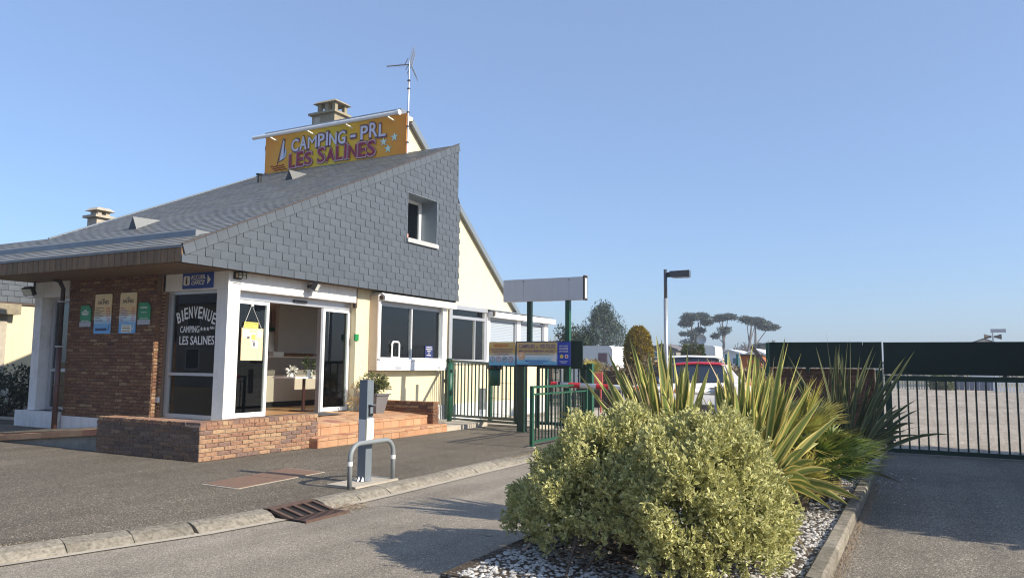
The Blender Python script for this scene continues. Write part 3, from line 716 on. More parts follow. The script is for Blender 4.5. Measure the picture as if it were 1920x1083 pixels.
B('pane', GLASS_D, rw, (xa+.02, xa+.026, ya+.06, yb_-.10, za+.06, zb_-.07)); B('dark_room', M('dark_room_wall', (.06, .06, .065)), rw, (XS-1.3, XS-1.25, WY0-.4, WY1+.4, WZ0-.4, WZ1+.4))
tag(B('figurine', M('pink_clay', (.55, .25, .18), .6), None, (XS-.44, XS-.38, 15.24, 15.32, WZ0+.036, WZ0+.24), (XS-.43, XS-.38, 15.34, 15.39, WZ0+.036, WZ0+.14)), 'small pink ornament on the gable window sill', 'ornament')

# ------------- roof
XV = -17.66
RY1 = 16.80
rf = MB(); P0, P1, P2, P3 = (XS-.01, GY0, zr(GY0)), (XS-.01, GY1, zr(GY1)), (XV, RY1, zr(RY1)), (XV, GY0, zr(GY0))
rf.prism([P0, P1, P2, P3], (0, 0, -.025)); rf.prism([(XV-.002, GY0, zr(GY0)), (XV-.002, 10.36, zr(10.36)), (-22, 10.36, zr(10.36)), (-22, GY0, zr(GY0))], (0, 0, -.025))
roof = rf.build('main_roof', M('roof_underlay', (.10, .105, .11), .8), bld)
REX, RWD = .135, .24; rs = []; ts = Vector((0, 1, SLP)).normalized(); ns = Vector((0, -SLP, 1)).normalized(); Ls = (RY1+.1-GY0)*math.hypot(1, SLP); lim = (10.36-GY0)*math.hypot(1, SLP)
k = 0; s_ = 0
while s_ < Ls-.03:
    x = XS-.012; x -= RWD/2 if k % 2 else 0
    if k % 2: rs.append((XS-.012-RWD/2, s_, RWD/2))
    x1 = XV if s_ > lim-.1 else -20.5
    while x-.02 > x1: rs.append((max(x-RWD, x1), s_, x-max(x-RWD, x1))); x -= RWD
    s_ += REX; k += 1
me = bpy.data.meshes.new('roof_slate'); g_ = .012
vv = [(g_, 0, .015), (1-g_, 0, .015), (1-g_, 1.02, .006), (g_, 1.02, .006), (g_, 0, .0), (1-g_, 0, .0)]
me.from_pydata(vv, [], [(0, 1, 2, 3), (0, 4, 5, 1), (1, 5, 2), (0, 3, 4)]); me.materials.append(SLATE_R); me.update()
rs.sort(key=lambda r: r[1]*1.0-r[0]*.12)
for (x, s0, l) in rs[:300]: inst('roof_slate', me, roof, frame(Vector((x, GY0, zr(GY0)))+ts*s0+ns*random.uniform(0, .002), X_*l, ts*REX, ns))
mb = MB()
for (x, s0, l) in rs[300:]:
    o = Vector((x, GY0, zr(GY0)))+ts*s0+ns*random.uniform(0, .002); mb.add([o+X_*(l*p[0])+ts*(REX*p[1])+ns*p[2] for p in vv], [(0, 1, 2, 3), (0, 4, 5, 1)])
mb.build('roof_slate_remainder', SLATE_R, roof, kind='stuff')
mb = MB(); mb.bar(Vector((XV, 10.3, zr(10.3)))+ns*.012, Vector((XV, RY1, zr(RY1)))+ns*.012, .05, .05); mb.build('verge_cap', ZINC, roof)
# gutter standing on the slope
gu = MB(); gy = 9.08; n = 13
for i in range(n):
    x1 = XS-.42-i*.78; x0 = x1-.775
    gu.hexa([(x0, gy, zr(gy)-.01), (x1, gy, zr(gy)-.01), (x1, gy+.18, zr(gy+.18)-.01), (x0, gy+.18, zr(gy+.18)-.01), (x0, gy, zr(gy)+.115), (x1, gy, zr(gy)+.115), (x1, gy+.012, zr(gy)+.125), (x0, gy+.012, zr(gy)+.125)])
gu.build('roof_gutter', ZINC, bld); mb = MB(); x1 = XS-.42; mb.add([(x1+.002, gy, zr(gy)-.005), (x1+.002, gy+.18, zr(gy+.18)), (x1+.25, gy+.12, zr(gy+.12)+.01), (x1+.002, gy, zr(gy)+.12)], [(0, 1, 2), (0, 2, 3), (1, 3, 2)]); mb.build('gutter_end', ZINC_L, bld)
# eave boards and soffit
mb = MB(); x = XS-.022; i = 0
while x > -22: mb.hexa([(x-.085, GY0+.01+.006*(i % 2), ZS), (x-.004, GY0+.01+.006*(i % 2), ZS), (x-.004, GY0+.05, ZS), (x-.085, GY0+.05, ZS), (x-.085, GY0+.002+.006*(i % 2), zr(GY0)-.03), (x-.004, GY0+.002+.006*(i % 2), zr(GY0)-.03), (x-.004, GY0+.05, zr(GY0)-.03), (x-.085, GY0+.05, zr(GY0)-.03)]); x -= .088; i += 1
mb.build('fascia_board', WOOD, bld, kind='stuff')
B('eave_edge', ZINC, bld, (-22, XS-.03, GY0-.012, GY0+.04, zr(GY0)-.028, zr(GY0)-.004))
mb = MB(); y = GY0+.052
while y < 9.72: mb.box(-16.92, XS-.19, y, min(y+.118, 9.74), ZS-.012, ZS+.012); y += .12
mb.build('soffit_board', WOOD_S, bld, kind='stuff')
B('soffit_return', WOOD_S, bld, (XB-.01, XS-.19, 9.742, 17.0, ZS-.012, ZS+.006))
# roof vents
for i, (x, y, lab) in enumerate(((-14.6, 14.7, 'triangular slate roof vent just below the big roof sign'), (-14.7, 10.35, 'triangular slate roof vent low on the roof above the gutter'))):
    t = thing('roof_vent', lab, 'roof vent', (x, y, zr(y)), 'triangular roof vents'); s = .14; z = zr(y)
    mb = MB(); f0, f1, ap, bk = (x-s, y-.05, z-.02), (x+s, y-.05, z-.02), (x-.02, y-.04, z+.27), (x, y+.62, zr(y+.62)+.01)
    mb.add([f0, f1, ap, bk], [(0, 2, 3), (1, 3, 2)]); mb.build('hood', SLATE_R, t); mb = MB(); mb.add([f0, f1, ap], [(0, 1, 2)]); mb.build('louvre', BLACK, t)
pv = thing('vent_pipe', 'short dark vent pipe at the left foot of the roof sign', 'vent pipe', (-16.05, 15.0, zr(15)))
mb = MB(); mb.cyl(-16.05, 15.0, zr(15)-.05, zr(15)+.22, .06, 10); mb.build('pipe', BLACK, pv); mb = MB(); mb.cyl(-16.05, 15.0, zr(15)+.221, zr(15)+.25, .10, 10); mb.build('cowl', BLACK, pv)
# rear house: gable, roof, chimney
RX = -12.36; ap = (16.55, 8.33); ft = (23.25, 3.22); sl2 = (ft[1]-ap[1])/(ft[0]-ap[0])
mb = MB(); mb.prism([(RX, 16.81, 0), (RX, 23.2, 0), (RX, 23.2, ft[1]), (RX, 16.9, 8.05), (RX, 16.81, 8.05)], (-.25, 0, 0)); mb.build('rear_gable', CREAM, bld)
mb = MB(); mb.prism([(RX+.10, 16.86, 8.36+sl2*.26), (RX+.10, 23.6, 8.36+sl2*7.0), (RX+.10, 23.6, 8.36+sl2*7.0-.14), (RX+.10, 16.86, 8.22+sl2*.26)], (-5.6, 0, 0)); mb.build('rear_roof', SLATE_R, bld)
mb = MB(); mb.bar((RX+.12, 16.84, 8.31+sl2*.24), (RX+.12, 23.6, 8.31+sl2*7.0), .03, .16); mb.build('rear_verge', ZINC, bld)
B('clerestory_wall', CREAM, bld, (-17.70, RX-.02, 16.815, 17.05, 6.9, 8.32)); mb = MB(); mb.prism([(-17.74, 16.66, 8.36), (-17.74, 17.15, 8.36), (-17.74, 16.98, 8.53), (-17.74, 16.74, 8.53)], (5.18, 0, 0)); mb.build('ridge_cap', ZINC, bld)
# ------------------------------------------------------------------ on and around the building
def chimney(x0, x1, y0, y1, zb, z1, lab, mats):
    t = thing('chimney', lab, 'chimney', ((x0+x1)/2, (y0+y1)/2, zb)); s = MB(); s.box(x0, x1, y0, y1, zb, z1); s.build('stack', mats[0], t)
    B('ledge', mats[0], t, (x0-.09, x1+.09, y0-.09, y1+.09, z1+.001, z1+.07))
    xa, xb, ya, yb = x0+(x1-x0)*.22, x1-.0, y0+.02, y1-.02; h = (x1-x0)*.30
    for (a, b) in ((xa, ya), (xb-.12, ya), (xa, yb-.12), (xb-.12, yb-.12), ((xa+xb)/2-.06, ya)): B('cowl_post', mats[0], t, (a, a+.12, b, b+.12, z1+.071, z1+.07+h))
    B('cowl_core', BLACK, t, (xa+.14, xb-.14, ya+.14, yb-.14, z1+.071, z1+.10))
    mb = MB(); zc = z1+.071+h; mb.hexa([(xa-.12, ya-.1, zc), (xb+.1, ya-.1, zc), (xb+.1, yb+.1, zc), (xa-.12, yb+.1, zc), (xa-.02, ya, zc+.09), (xb, ya, zc+.09), (xb, yb, zc+.09), (xa-.02, yb, zc+.09)]); mb.build('cap', mats[1], t)
    return t
t = chimney(-16.80, -15.88, 17.75, 18.35, 7.0, 9.22, 'weathered mossy chimney stack behind the big orange roof sign', (CONC, CONC))
B('repair_patch', CONC_L, t, (-16.70, -16.45, 17.742, 17.749, 8.95, 9.15))
chimney(-20.38, -19.96, 12.9, 13.3, 3.6, 5.40, 'pale concrete chimney beyond the low left end of the slate roof', (CONC_L, CONC_L))

SY = 16.73
rs_ = thing('roof_sign', 'orange and yellow roof sign lettered CAMPING - PRL LES SALINES with sailboat', 'sign', (-15, SY, 7.2))
sx0, sx1, sz0, sz1 = -17.70, -12.36, 7.235, 8.36; SWD, SHT = sx1-sx0, sz1-sz0
B('board', ROOFSIGN, rs_, (sx0, sx1, SY, SY+.06, sz0-.06, sz1))
# picture coordinates of the board: u, v in 0..1
def letters(word, u0, u1, vb, vt, yoff, mat, rim, fat, rfat, shear, name):
    """each letter its own mesh with a wider rim behind it"""
    wid = {'I': .42, ' ': .45, '-': .55, 'M': 1.22, 'L': .82, 'E': .86, 'P': .92, 'S': .92}
    tot = sum(wid.get(c, 1) for c in word); u = u0; unit = (u1-u0)/tot
    for i, c in enumerate(word):
        wl = wid.get(c, 1)*unit; nar = .5 if c == 'I' else .84
        if c != ' ':
            f = (i+.5)/len(word); arc = -.035*(2*f-1)**2
            a, b = vb+arc, vt+arc+.03*math.sin(i*2.1)
            if c == '-': a, b = vb+arc+(vt-vb)*.30, vb+arc+(vt-vb)*.48
            org = (sx0+(u+wl*(.91-nar)/2+wl*.035)*SWD, SY-yoff, sz0+a*SHT); W_ = wl*nar*SWD; H_ = (b-a)*SHT
            g = .045
            mb = MB(); mb.text(c, (org[0]-g*.7, SY-yoff+.012, org[2]-g), X_, Z_, W_+g*1.6, H_+g*1.9, .008, 0 if c in 'MNA' else rfat); mb.build(name+'_rim', rim[1], rs_)
            mb = MB(); mb.text(c, (org[0]-g*.4, SY-yoff+.008, org[2]-g*.55), X_, Z_, W_+g*.85, H_+g*1.1, .008, 0 if c in 'MNA' else rfat*.8); mb.build(name+'_outline', rim[0], rs_)
            mb = MB(); mb.text(c, org, X_, Z_, W_, H_, .012, 0 if c == 'M' else fat); mb.build(name, mat, rs_)
        u += wl
letters('CAMPING', .205, .605, .50, .84, .03, LILAC, (SHADOWP, SHADOWP), .016, .035, 0, 'letter')
letters('-', .632, .672, .50, .84, .03, LILAC, (SHADOWP, SHADOWP), .016, .035, 0, 'letter')
letters('PRL', .70, .875, .52, .87, .03, LILAC, (SHADOWP, SHADOWP), .016, .035, 0, 'letter')
letters('LES SALINES', .19, .81, .075, .445, .03, CRIMSON, (PINKW, SHADOWP), .018, .035, 0, 'letter')
def star(cx, cz, r, y, mat, name, par, d=.03):
    mb = MB(); po = []
    for i in range(10):
        a = math.pi/2+i*math.pi/5; q = r if i % 2 == 0 else r*.42; po.append((cx+q*math.cos(a), y, cz+q*math.sin(a)))
    c = (cx, y-d, cz); n = 10; mb.add([(p[0], y, p[2]) for p in po]+[c], [(i, (i+1) % n, n) for i in range(n)]); mb.build(name, mat, par)
for u, v in ((.855, .36), (.925, .44), (.885, .17)):
    star(sx0+u*SWD, sz0+v*SHT, .155, SY-.006, SHADOWP, 'star_rim', rs_, .004); star(sx0+u*SWD, sz0+v*SHT, .14, SY-.012, STARC, 'star', rs_)
def strip(par, pts, y, mat, name):
    mb = MB(); mb.prism([(sx0+u*SWD, y, sz0+v*SHT) for u, v in pts], (0, -.008, 0)); mb.build(name, mat, par)
strip(rs_, [(.112, .26), (.142, .90), (.155, .86), (.152, .60), (.158, .45), (.150, .32)], SY-.001, INK, 'sail_outline'); strip(rs_, [(.117, .28), (.141, .86), (.150, .80), (.147, .60), (.148, .34)], SY-.010, LILAC, 'sail')
strip(rs_, [(.150, .34), (.158, .62), (.166, .55), (.166, .44), (.160, .37)], SY-.010, PALEBLUE, 'jib'); strip(rs_, [(.100, .22), (.104, .20), (.143, .90), (.140, .90)], SY-.020, NAVY, 'mast')
for k, (a, b) in enumerate(((.05, .16), (.06, .10), (.075, .045))):
    mb = MB(); pts = [(sx0+(a+.10*i/10)*SWD, SY-.012, sz0+(b+.016*math.sin(i*1.5+k))*SHT) for i in range(11)]; mb.tube(pts, .014, 5); mb.build('painted_wave', M('sign_red_brown', (.30, .05, .015)), rs_)
mb = MB(); mb.tube([(sx0-.22, SY-.30, 8.30), (sx1-.08, SY-.30, 8.30)], .055, 12); mb.build('lamp_tube', PVC, rs_); mb = MB(); mb.tube([(sx1-.08, SY-.30, 8.30), (sx1-.02, SY-.30, 8.30)], .075, 12); mb.build('lamp_end', PVC, rs_)
for u in (.08, .36, .63, .91): mb = MB(); mb.bar((sx0+u*SWD, SY-.27, 8.265), (sx0+u*SWD+.06, SY, 8.20), .04, .03); mb.build('lamp_bracket', CREAMP, rs_)

an = thing('tv_antenna', 'tall rooftop television antenna on a thin mast beside the sign', 'antenna', (-12.30, SY-.05, 7.2))
ax, ay, zt = -12.30, SY-.02, 9.83
mb = MB(); mb.cyl(ax, ay, 7.15, 9.05, .024, 8); mb.cyl(ax, ay, 9.05, zt, .019, 8); mb.build('mast', GALV, an)
for z in (7.5, 7.95, 8.35, 9.02, 9.25): B('clamp', DARKMETAL, an, (ax-.035, ax+.035, ay-.035, ay+.035, z, z+.03))
bd = Vector((-1.0, -.55, -.12)).normalized(); e0 = Vector((ax, ay, zt-.10)); pq = bd.cross(Z_).normalized(); up_ = pq.cross(bd).normalized()
mb = MB(); mb.bar(e0+bd*-.05, e0+bd*.62, .02); mb.build('boom', DARKMETAL, an)
mb = MB()
for i in range(9): c = e0+bd*(.10+.065*i); mb.bar(c-pq*(.13-.006*i), c+pq*(.15-.006*i), .010)
mb.build('director_rod', GALV, an)
for sg in (1, -1):
    mb = MB(); q0 = e0-bd*.04+up_*.02*sg; dr_ = (up_*sg - bd*.35).normalized()
    for i in range(7): c = q0+dr_*(.06*i+.03); mb.bar(c-pq*.27, c+pq*.27, .011)
    for s2 in (-.24, 0, .24): mb.bar(q0+pq*s2, q0+pq*s2+dr_*.42, .013)
    mb.build('reflector_grid', GALV, an)
for s2 in (-.30, .02, .30): mb = MB(); c = e0+bd*.10-Z_*.14+pq*s2; mb.bar(c, c+Vector((.10, .04, .20)), .014); mb.build('dipole', DARKMETAL, an)

# posters and little signs on the brick wall
yb = YW-.004
def rounded(x0, x1, z0, z1, r, y, d, n=4):
    po = []
    for (cx, cz, a0) in ((x1-r, z0+r, -90), (x1-r, z1-r, 0), (x0+r, z1-r, 90), (x0+r, z0+r, 180)):
        for i in range(n+1): a = R(a0+90*i/n); po.append((cx+r*math.cos(a), y, cz+r*math.sin(a)))
    mb = MB(); mb.prism(po, (0, -d, 0)); return mb
def price_board(x0, x1, z0, z1, lab, yellow):
    t = thing('price_board', lab, 'poster', ((x0+x1)/2, yb, z0), 'price boards on the brick wall')
    rounded(x0, x1, z0, z1, .03, yb-.012, .012).build('panel', BOARD, t); B('spacer', GREYPL, t, (x0+.1, x1-.1, yb-.011, yb+.012, z0+.1, z1-.1))
    y = yb-.0255; w_ = x1-x0; mb = MB()
    mb.text('LES', (x0+w_*.40, y+.001, z1-.125), X_, Z_, w_*.18, .04, .002, .012); mb.text('SALINES', (x0+w_*.17, y+.001, z1-.20), X_, Z_, w_*.66, .07, .002, .02); mb.build('lettering', INK, t)
    mb = MB(); mr = MB()
    for i in range(10):
        zz = z1-.28-.033*i if not yellow else z1-.30-.034*i
        if zz < z0+.22: break
        mb.box(x0+.03, x0+.03+w_*random.uniform(.2, .5), y-.001, y+.001, zz, zz+.010); mr.box(x1-.03-w_*random.uniform(.16, .26), x1-.03, y-.001, y+.001, zz, zz+.010)
    mb.build('price_line', INK if not yellow else PURPLEP, t); mr.build('price_figure', REDP, t)
    if yellow: B('yellow_label', CREAMP, t, (x0+.09, x1-.11, y-.002, y+.002, z0+.02, z0+.165)); B('label_line', INK, t, *[(x0+.12, x1-.15, y-.004, y-.003, z0+.04+.03*i, z0+.05+.03*i) for i in range(4)])
    else: B('dark_label', NAVY, t, (x0+.06, x1-.12, y-.002, y+.002, z0+.06, z0+.11))
    for x in (x0+.25, x1-.06):
        mb = MB(); mb.tube([(x, y+.001, z1-.24), (x, y-.006, z1-.24)], .012, 8); mb.build('screw', PAPER, t)
    mb = MB(); mb.prism([(x1-.09, y, z0+.07), (x1-.06, y, z0+.07), (x1-.03, y, z0+.19)], (0, -.002, 0)); mb.build('sail_print', NAVY if not yellow else PAPER, t)
price_board(-14.72, -14.19, 2.01, 2.80, 'price board LES SALINES with a dark strip at its foot, on brick', False)
price_board(-13.93, -13.43, 2.01, 2.805, 'price board LES SALINES with a yellow paper label at its foot', True)
def green_plate(x0, x1, z0, z1, lab, lines):
    t = thing('rating_plate', lab, 'sign', ((x0+x1)/2, yb, z0), 'green rating plates on the brick wall'); c = .09; y = yb-.012
    mb = MB(); mb.prism([(x0, y, z0+.10), (x1, y, z0+.10), (x1, y, z1-c), (x1-c*.8, y, z1), (x0, y, z1)], (0, -.02, 0)); mb.build('green_panel', LGREEN, t)
    B('white_foot', GREYPL, t, (x0-.015, x1, y-.018, y, z0, z0+.098)); B('spacer', GREYPL, t, (x0+.06, x1-.08, y+.001, y+.024, z0+.05, z1-.1)); mb = MB()
    for i in range(lines): w_ = (.10, .24, .22)[i] if lines == 3 else .2; cx = (x0+x1)/2-.01; mb.box(cx-w_/2, cx+w_/2, y-.0225, y-.021, z1-.11-.036*i, z1-.09-.036*i)
    mb.box(x0+.05, x1-.05, y-.0225, y-.021, z0+.115, z0+.125); mb.build('print_line', PAPER, t)
    for i in range(3): star((x0+x1)/2-.06+.055*i, z0+.24, .02, y-.0215, PAPER, 'star', t, .002)
green_plate(-15.17, -14.83, 2.155, 2.585, 'green plate with white foot nearest the brown downpipe, three print lines', 3)
green_plate(-13.35, -13.01, 2.17, 2.60, 'green plate with white foot nearest the entrance window, one print line', 1)
of = thing('office_sign', 'blue ACCUEIL OFFICE sign with white i and arrow on the beam', 'sign', (-11.9, YB, 2.83)); y = YB-.002
B('panel', BLUE, of, (-12.31, -11.49, y-.02, y, 2.835, 3.135)); y -= .0215
rounded(-12.28, -12.11, 2.90, 3.075, .03, y, .002).build('info_square', PAPER, of); mb = MB(); mb.text('i', (-12.22, y-.0035, 2.92), X_, Z_, .05, .13, .002, .03); mb.build('info_letter', INK, of)
mb = MB(); mb.text('ACCUEIL', (-12.08, y, 3.01), X_, Z_, .40, .075, .003, .012); mb.text('OFFICE', (-12.06, y, 2.90), X_, Z_, .36, .075, .003, .010, .3); mb.box(-12.07, -11.70, y-.003, y, 2.987, 2.993); mb.prism([(-11.63, y, 2.905), (-11.54, y, 2.985), (-11.63, y, 3.08)], (0, -.003, 0)); mb.build('lettering', PAPER, of)
# downpipe
dp = thing('downpipe', 'brown rainwater downpipe between the white bay and the brick wall', 'downpipe', (-15.67, 9.50, .08))
mb = MB(); mb.cyl(-15.67, 9.50, .08, 1.74, .052, 12); mb.build('pipe', BROWNPIPE, dp, True); mb = MB(); mb.tube([(-15.67, 9.50, 1.70), (-15.67, 9.50, 2.95), (-15.68, 9.42, 3.10), (-15.70, 9.30, 3.13)], [.042, .042, .045, .05], 12); mb.build('upper_pipe', M('dark_brown_pipe', (.03, .02, .018), .5), dp, True)
for z in (.45, .95, 2.66): B('collar', GREYPL if z > 2 else BROWNPIPE, dp, (-15.73, -15.61, 9.44, 9.60, z, z+.03))
B('joint_sleeve', GREYPL, dp, (-15.73, -15.61, 9.44, 9.56, 1.74, 1.77))
# floodlights and lantern
def flood(x, y, z, n, lab, grp=None):
    t = thing('floodlight', lab, 'floodlight', (x, y, z), grp); n = Vector(n).normalized(); u = n.cross(Z_).normalized(); v = u.cross(n); c = Vector((x, y, z))
    mb = MB(); mb.prism([c-u*.12-v*.085+n*.10, c+u*.12-v*.085+n*.10, c+u*.12+v*.085+n*.10, c-u*.12+v*.085+n*.10], -n*.10); mb.build('housing', BLACK, t)
    mb = MB(); mb.prism([c-u*.105-v*.07+n*.108, c+u*.105-v*.07+n*.108, c+u*.105+v*.07+n*.108, c-u*.105+v*.07+n*.108], -n*.007); mb.build('lens', M('floodlight_lens', (.55, .58, .52), .15), t); return t
t = flood(-10.95, 11.78, 3.05, (.8, .45, -.45), 'black floodlight on the white beam above the sliding door'); mb = MB(); mb.bar((-11.09, 11.78, 3.02), (-10.95, 11.78, 3.05), .05); mb.build('arm', BLACK, t)
t = flood(-16.55, 9.35, 2.93, (.25, -.85, -.45), 'grey floodlight hanging from the soffit by the left bay'); mb = MB(); mb.bar((-16.55, 9.42, 2.95), (-16.55, 9.42, 3.13), .03); mb.build('arm', BLACK, t)
ln = thing('wall_lantern', 'small black caged lantern at the corner of the white beam', 'lantern', (-11.02, 9.92, 3.0))
B('lamp_glass', M('lantern_glass', (.6, .5, .3), .3), ln, (-11.06, -10.97, 9.87, 10.02, 3.02, 3.10)); mb = MB()
for y in (9.85, 9.94, 10.03): mb.bar((-10.955, y, 3.0), (-10.955, y, 3.13), .012)
for z in (3.005, 3.06, 3.125): mb.bar((-10.955, 9.85, z), (-10.955, 10.03, z), .012)
mb.box(-11.099, -11.07, 9.85, 10.03, 2.99, 3.14); mb.build('cage', BLACK, ln)

# ------------------------------------------------------------------ planter wall, steps, ramp, small wall
pl = thing('brick_planter_wall', 'low buff brick wall wrapping the entrance corner, sunny side and shaded side', 'wall', (-9.5, 7.95, 0))
px0, pxf, pyf, py1, ph = -11.95, -9.51, 7.95, 10.48, .50
core = B('core', MORTAR, pl, (px0+.012, pxf-.012, pyf+.012, pyf+.30, -.05, .515), (pxf-.30, pxf-.012, pyf+.301, py1-.012, -.05, .515))
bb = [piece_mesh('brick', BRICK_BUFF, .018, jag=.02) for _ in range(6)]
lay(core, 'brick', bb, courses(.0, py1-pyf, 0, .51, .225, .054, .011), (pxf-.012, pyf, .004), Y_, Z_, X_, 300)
bb2 = [piece_mesh('brick', BRICK_WEATHER_SHADE, .018, jag=.02) for _ in range(4)]
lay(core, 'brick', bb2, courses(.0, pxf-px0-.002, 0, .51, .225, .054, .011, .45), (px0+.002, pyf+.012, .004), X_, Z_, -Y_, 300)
# bricks on edge along the top
cap_me = piece_mesh('cap_brick', BRICK_BUFF, .062, .07, .03, .006, jag=.012)
y = pyf
while y < py1-.03: inst('cap_brick', cap_me, pl, frame(Vector((pxf-.312, y+.004, .516)), X_*.315, Y_*.096, Z_*random.uniform(.96, 1.03))); y += .105
x = pxf-.318
while x > px0+.1: inst('cap_brick', cap_me, pl, frame(Vector((x-.098, pyf-.003, .516)), X_*.096, Y_*.315, Z_*random.uniform(.96, 1.03))); x -= .105
B('cap_bed', MORTAR, pl, (px0+.01, pxf-.006, pyf+.004, pyf+.31, .5155, .570), (pxf-.305, pxf-.006, pyf+.311, py1-.006, .5155, .570))
B('fill', CONC_L, pl, (px0, pxf-.31, pyf+.311, 9.73, -.05, .40), (XB+.02, pxf-.31, 9.731, py1, -.05, .41))

stp = thing('entrance_steps', 'terracotta tiled platform with two steps up to the sliding door', 'steps', (-9.6, 12.2, 0))
def slab(x0, x1, y0, y1, z0, zf, zb):
    mb = MB(); mb.hexa([(x0, y0, z0), (x1, y0, z0), (x1, y1, z0), (x0, y1, z0), (x0, y0, zb), (x1, y0, zf), (x1, y1, zf), (x0, y1, zb)]); return mb
xs1, xs2 = -9.31, -9.66; sy0, sy1 = 10.27, 14.36
slab(xs2-.03, xs1-.008, sy0+.006, sy1-.006, -.05, .162, .162).build('lower_step', GROUT, stp)
slab(XB-.0, xs2-.008, 10.46, 14.10, -.05, .352, .425).build('platform', GROUT, stp)
tm = [piece_mesh('tile', TILE, .012, .025, .025, .004) for _ in range(3)]
# lower riser and tread
lay(stp, 'tile', tm, courses(0, sy1-sy0, 0, .115, .255, .112, .006, 0), (xs1-.01, sy0, .002), Y_, Z_, X_, 300)
nos = piece_mesh('tile', TILE, .014, .02, .1, .006)
def nosing(xf, y0, y1, z, slope=0.0):
    y = y0
    while y < y1-.03:
        L = min(.255, y1-y)-.006
        inst('nosing_tile', nos, stp, frame(Vector((xf-.010, y, z-.05)), Y_*L, Z_*.05, X_*1.15)); inst('nosing_tile', nos, stp, frame(Vector((xf+.004, y, z-.0125)), Y_*L, -X_*.13, Z_*.95)); y += .255
nosing(xs1, sy0, sy1, .172)
lay(stp, 'tile', tm, courses(0, sy1-sy0, 0, .225, .255, .225, .006, 0), (xs1-.13, sy0, .1625), Y_, -X_, Z_, 300)
lay(stp, 'tile', tm, courses(0, 3.64, 0, .135, .255, .135, .006, 0), (xs2-.01, 10.46, .172), Y_, Z_, X_, 300)
nosing(xs2, 10.46, 14.10, .362)
dv = Vector((-1.44, 0, .073)).normalized()
lay(stp, 'tile', tm, courses(0, 3.64, 0, 1.31, .255, .20, .006, 0), Vector((xs2-.13, 10.46, .357)), Y_, dv, Vector((.05, 0, 1)).normalized(), 300)
lay(stp, 'tile', tm, [(0, 0, .16, .112), (.165, 0, .19, .112), (0, .118, .16, .045), (.165, .118, .19, .045)], (xs1-.36, sy0+.006, .002), X_, Z_, -Y_, 300)

sw = thing('small_brick_wall', 'small red brick wall closing the right end of the tiled platform', 'wall', (-10.2, 14.2, .17))
core2 = B('core', MORTAR_D, sw, (-11.14, -9.522, 14.112, 14.30, .1, .59))
lay(core2, 'brick', bm, courses(0, 1.63, 0, .375, .215, .054, .011), (-11.14, 14.112, .175), X_, Z_, -Y_, 300)
lay(core2, 'brick', bm, courses(0, .205, 0, .375, .205, .054, .011), (-9.522, 14.104, .175), Y_, Z_, X_, 300)
cm = piece_mesh('cap_brick', BRICK_RED, .055, .07, .03, .006, jag=.012); x = -9.60
while x > -11.1: inst('cap_brick', cm, sw, frame(Vector((x-.0, 14.095, .591)), X_*.096, Y_*.215, Z_)); x -= .105

rp = thing('access_ramp', 'concrete access ramp with terracotta tile edging left of the planter', 'ramp', (-13.4, 8.0, 0))
mb = MB(); mb.prism([(-15.2, 8.06, -.05), (-11.96, 8.06, -.05), (-11.96, 8.06, .268), (-15.2, 8.06, -.02)], (0, 1.5, 0)); mb.build('ramp_side', CONC_G, rp)
mb = MB(); mb.hexa([(-15.6, 8.30, .02), (-11.7, 8.30, .02), (-11.7, 9.60, .02), (-15.6, 9.60, .02), (-15.6, 8.30, .088), (-11.7, 8.30, .372), (-11.7, 9.60, .372), (-15.6, 9.60, .088)]); mb.build('ramp_surface', ASPH, rp)
x = -15.6; fz = lambda x: .385+(x+11.78)*.0875
while x < -11.75:
    L = min(random.choice((.62, .40, .30, .55)), -11.74-x); a, b = x+.003, x+L-.003; mb = MB(); dz = random.uniform(-.004, .004)
    mb.hexa([(a, 8.0, fz(a)-.10), (b, 8.0, fz(b)-.10), (b, 8.32, fz(b)-.10), (a, 8.32, fz(a)-.10), (a, 8.0+dz, fz(a)+dz), (b, 8.0+dz, fz(b)+dz), (b, 8.32, fz(b)+dz), (a, 8.32, fz(a)+dz)]); mb.build('edging_tile', TILE, rp); x += L
# potted shrub on the platform
pt = thing('potted_shrub', 'bushy green shrub in a tall grey tapered pot on the tiled platform', 'potted plant', (-10.6, 13.45, .40))
mb = MB(); mb.hexa([(-10.73, 13.30, .42), (-10.45, 13.30, .40), (-10.45, 13.58, .40), (-10.73, 13.58, .42), (-10.80, 13.22, .80), (-10.38, 13.22, .80), (-10.38, 13.66, .80), (-10.80, 13.66, .80)]); mb.build('pot', M('grey_plastic_pot', (.16, .155, .16), .5), pt)
B('rim', M('grey_plastic_pot', (0, 0, 0)), pt, (-10.83, -10.35, 13.19, 13.69, .79, .82))
mb = MB()
for _ in range(130):
    d = Vector((random.gauss(0, .5), random.gauss(0, .5), random.uniform(.2, 1))).normalized(); c = Vector((-10.6, 13.43, .85))+d*random.uniform(.12, .40); leafy(mb, c, .07, 13, .075, .022, .4)
mb.build('foliage', leaf_mat('potted_shrub_leaf', (.11, .13, .035), (.2, .2, .06), .3, .9, .15, .45), pt); mb = MB()
for i in range(7): a = i*.9; mb.tube([(-10.6, 13.43, .80), (-10.6+.2*math.cos(a), 13.43+.2*math.sin(a), 1.15)], .01, 5)
mb.build('stem', BARK, pt)
dg = thing('dried_plant', 'pale dry plant leaning by the door pier behind the pot', 'plant', (-10.95, 13.12, .42)); mb = MB(); leafy(mb, (-10.95, 13.2, .62), .16, 90, .10, .03); leafy(mb, (-10.97, 13.2, .95), .09, 40, .09, .025); mb.build('dry_foliage', L_DRY, dg)

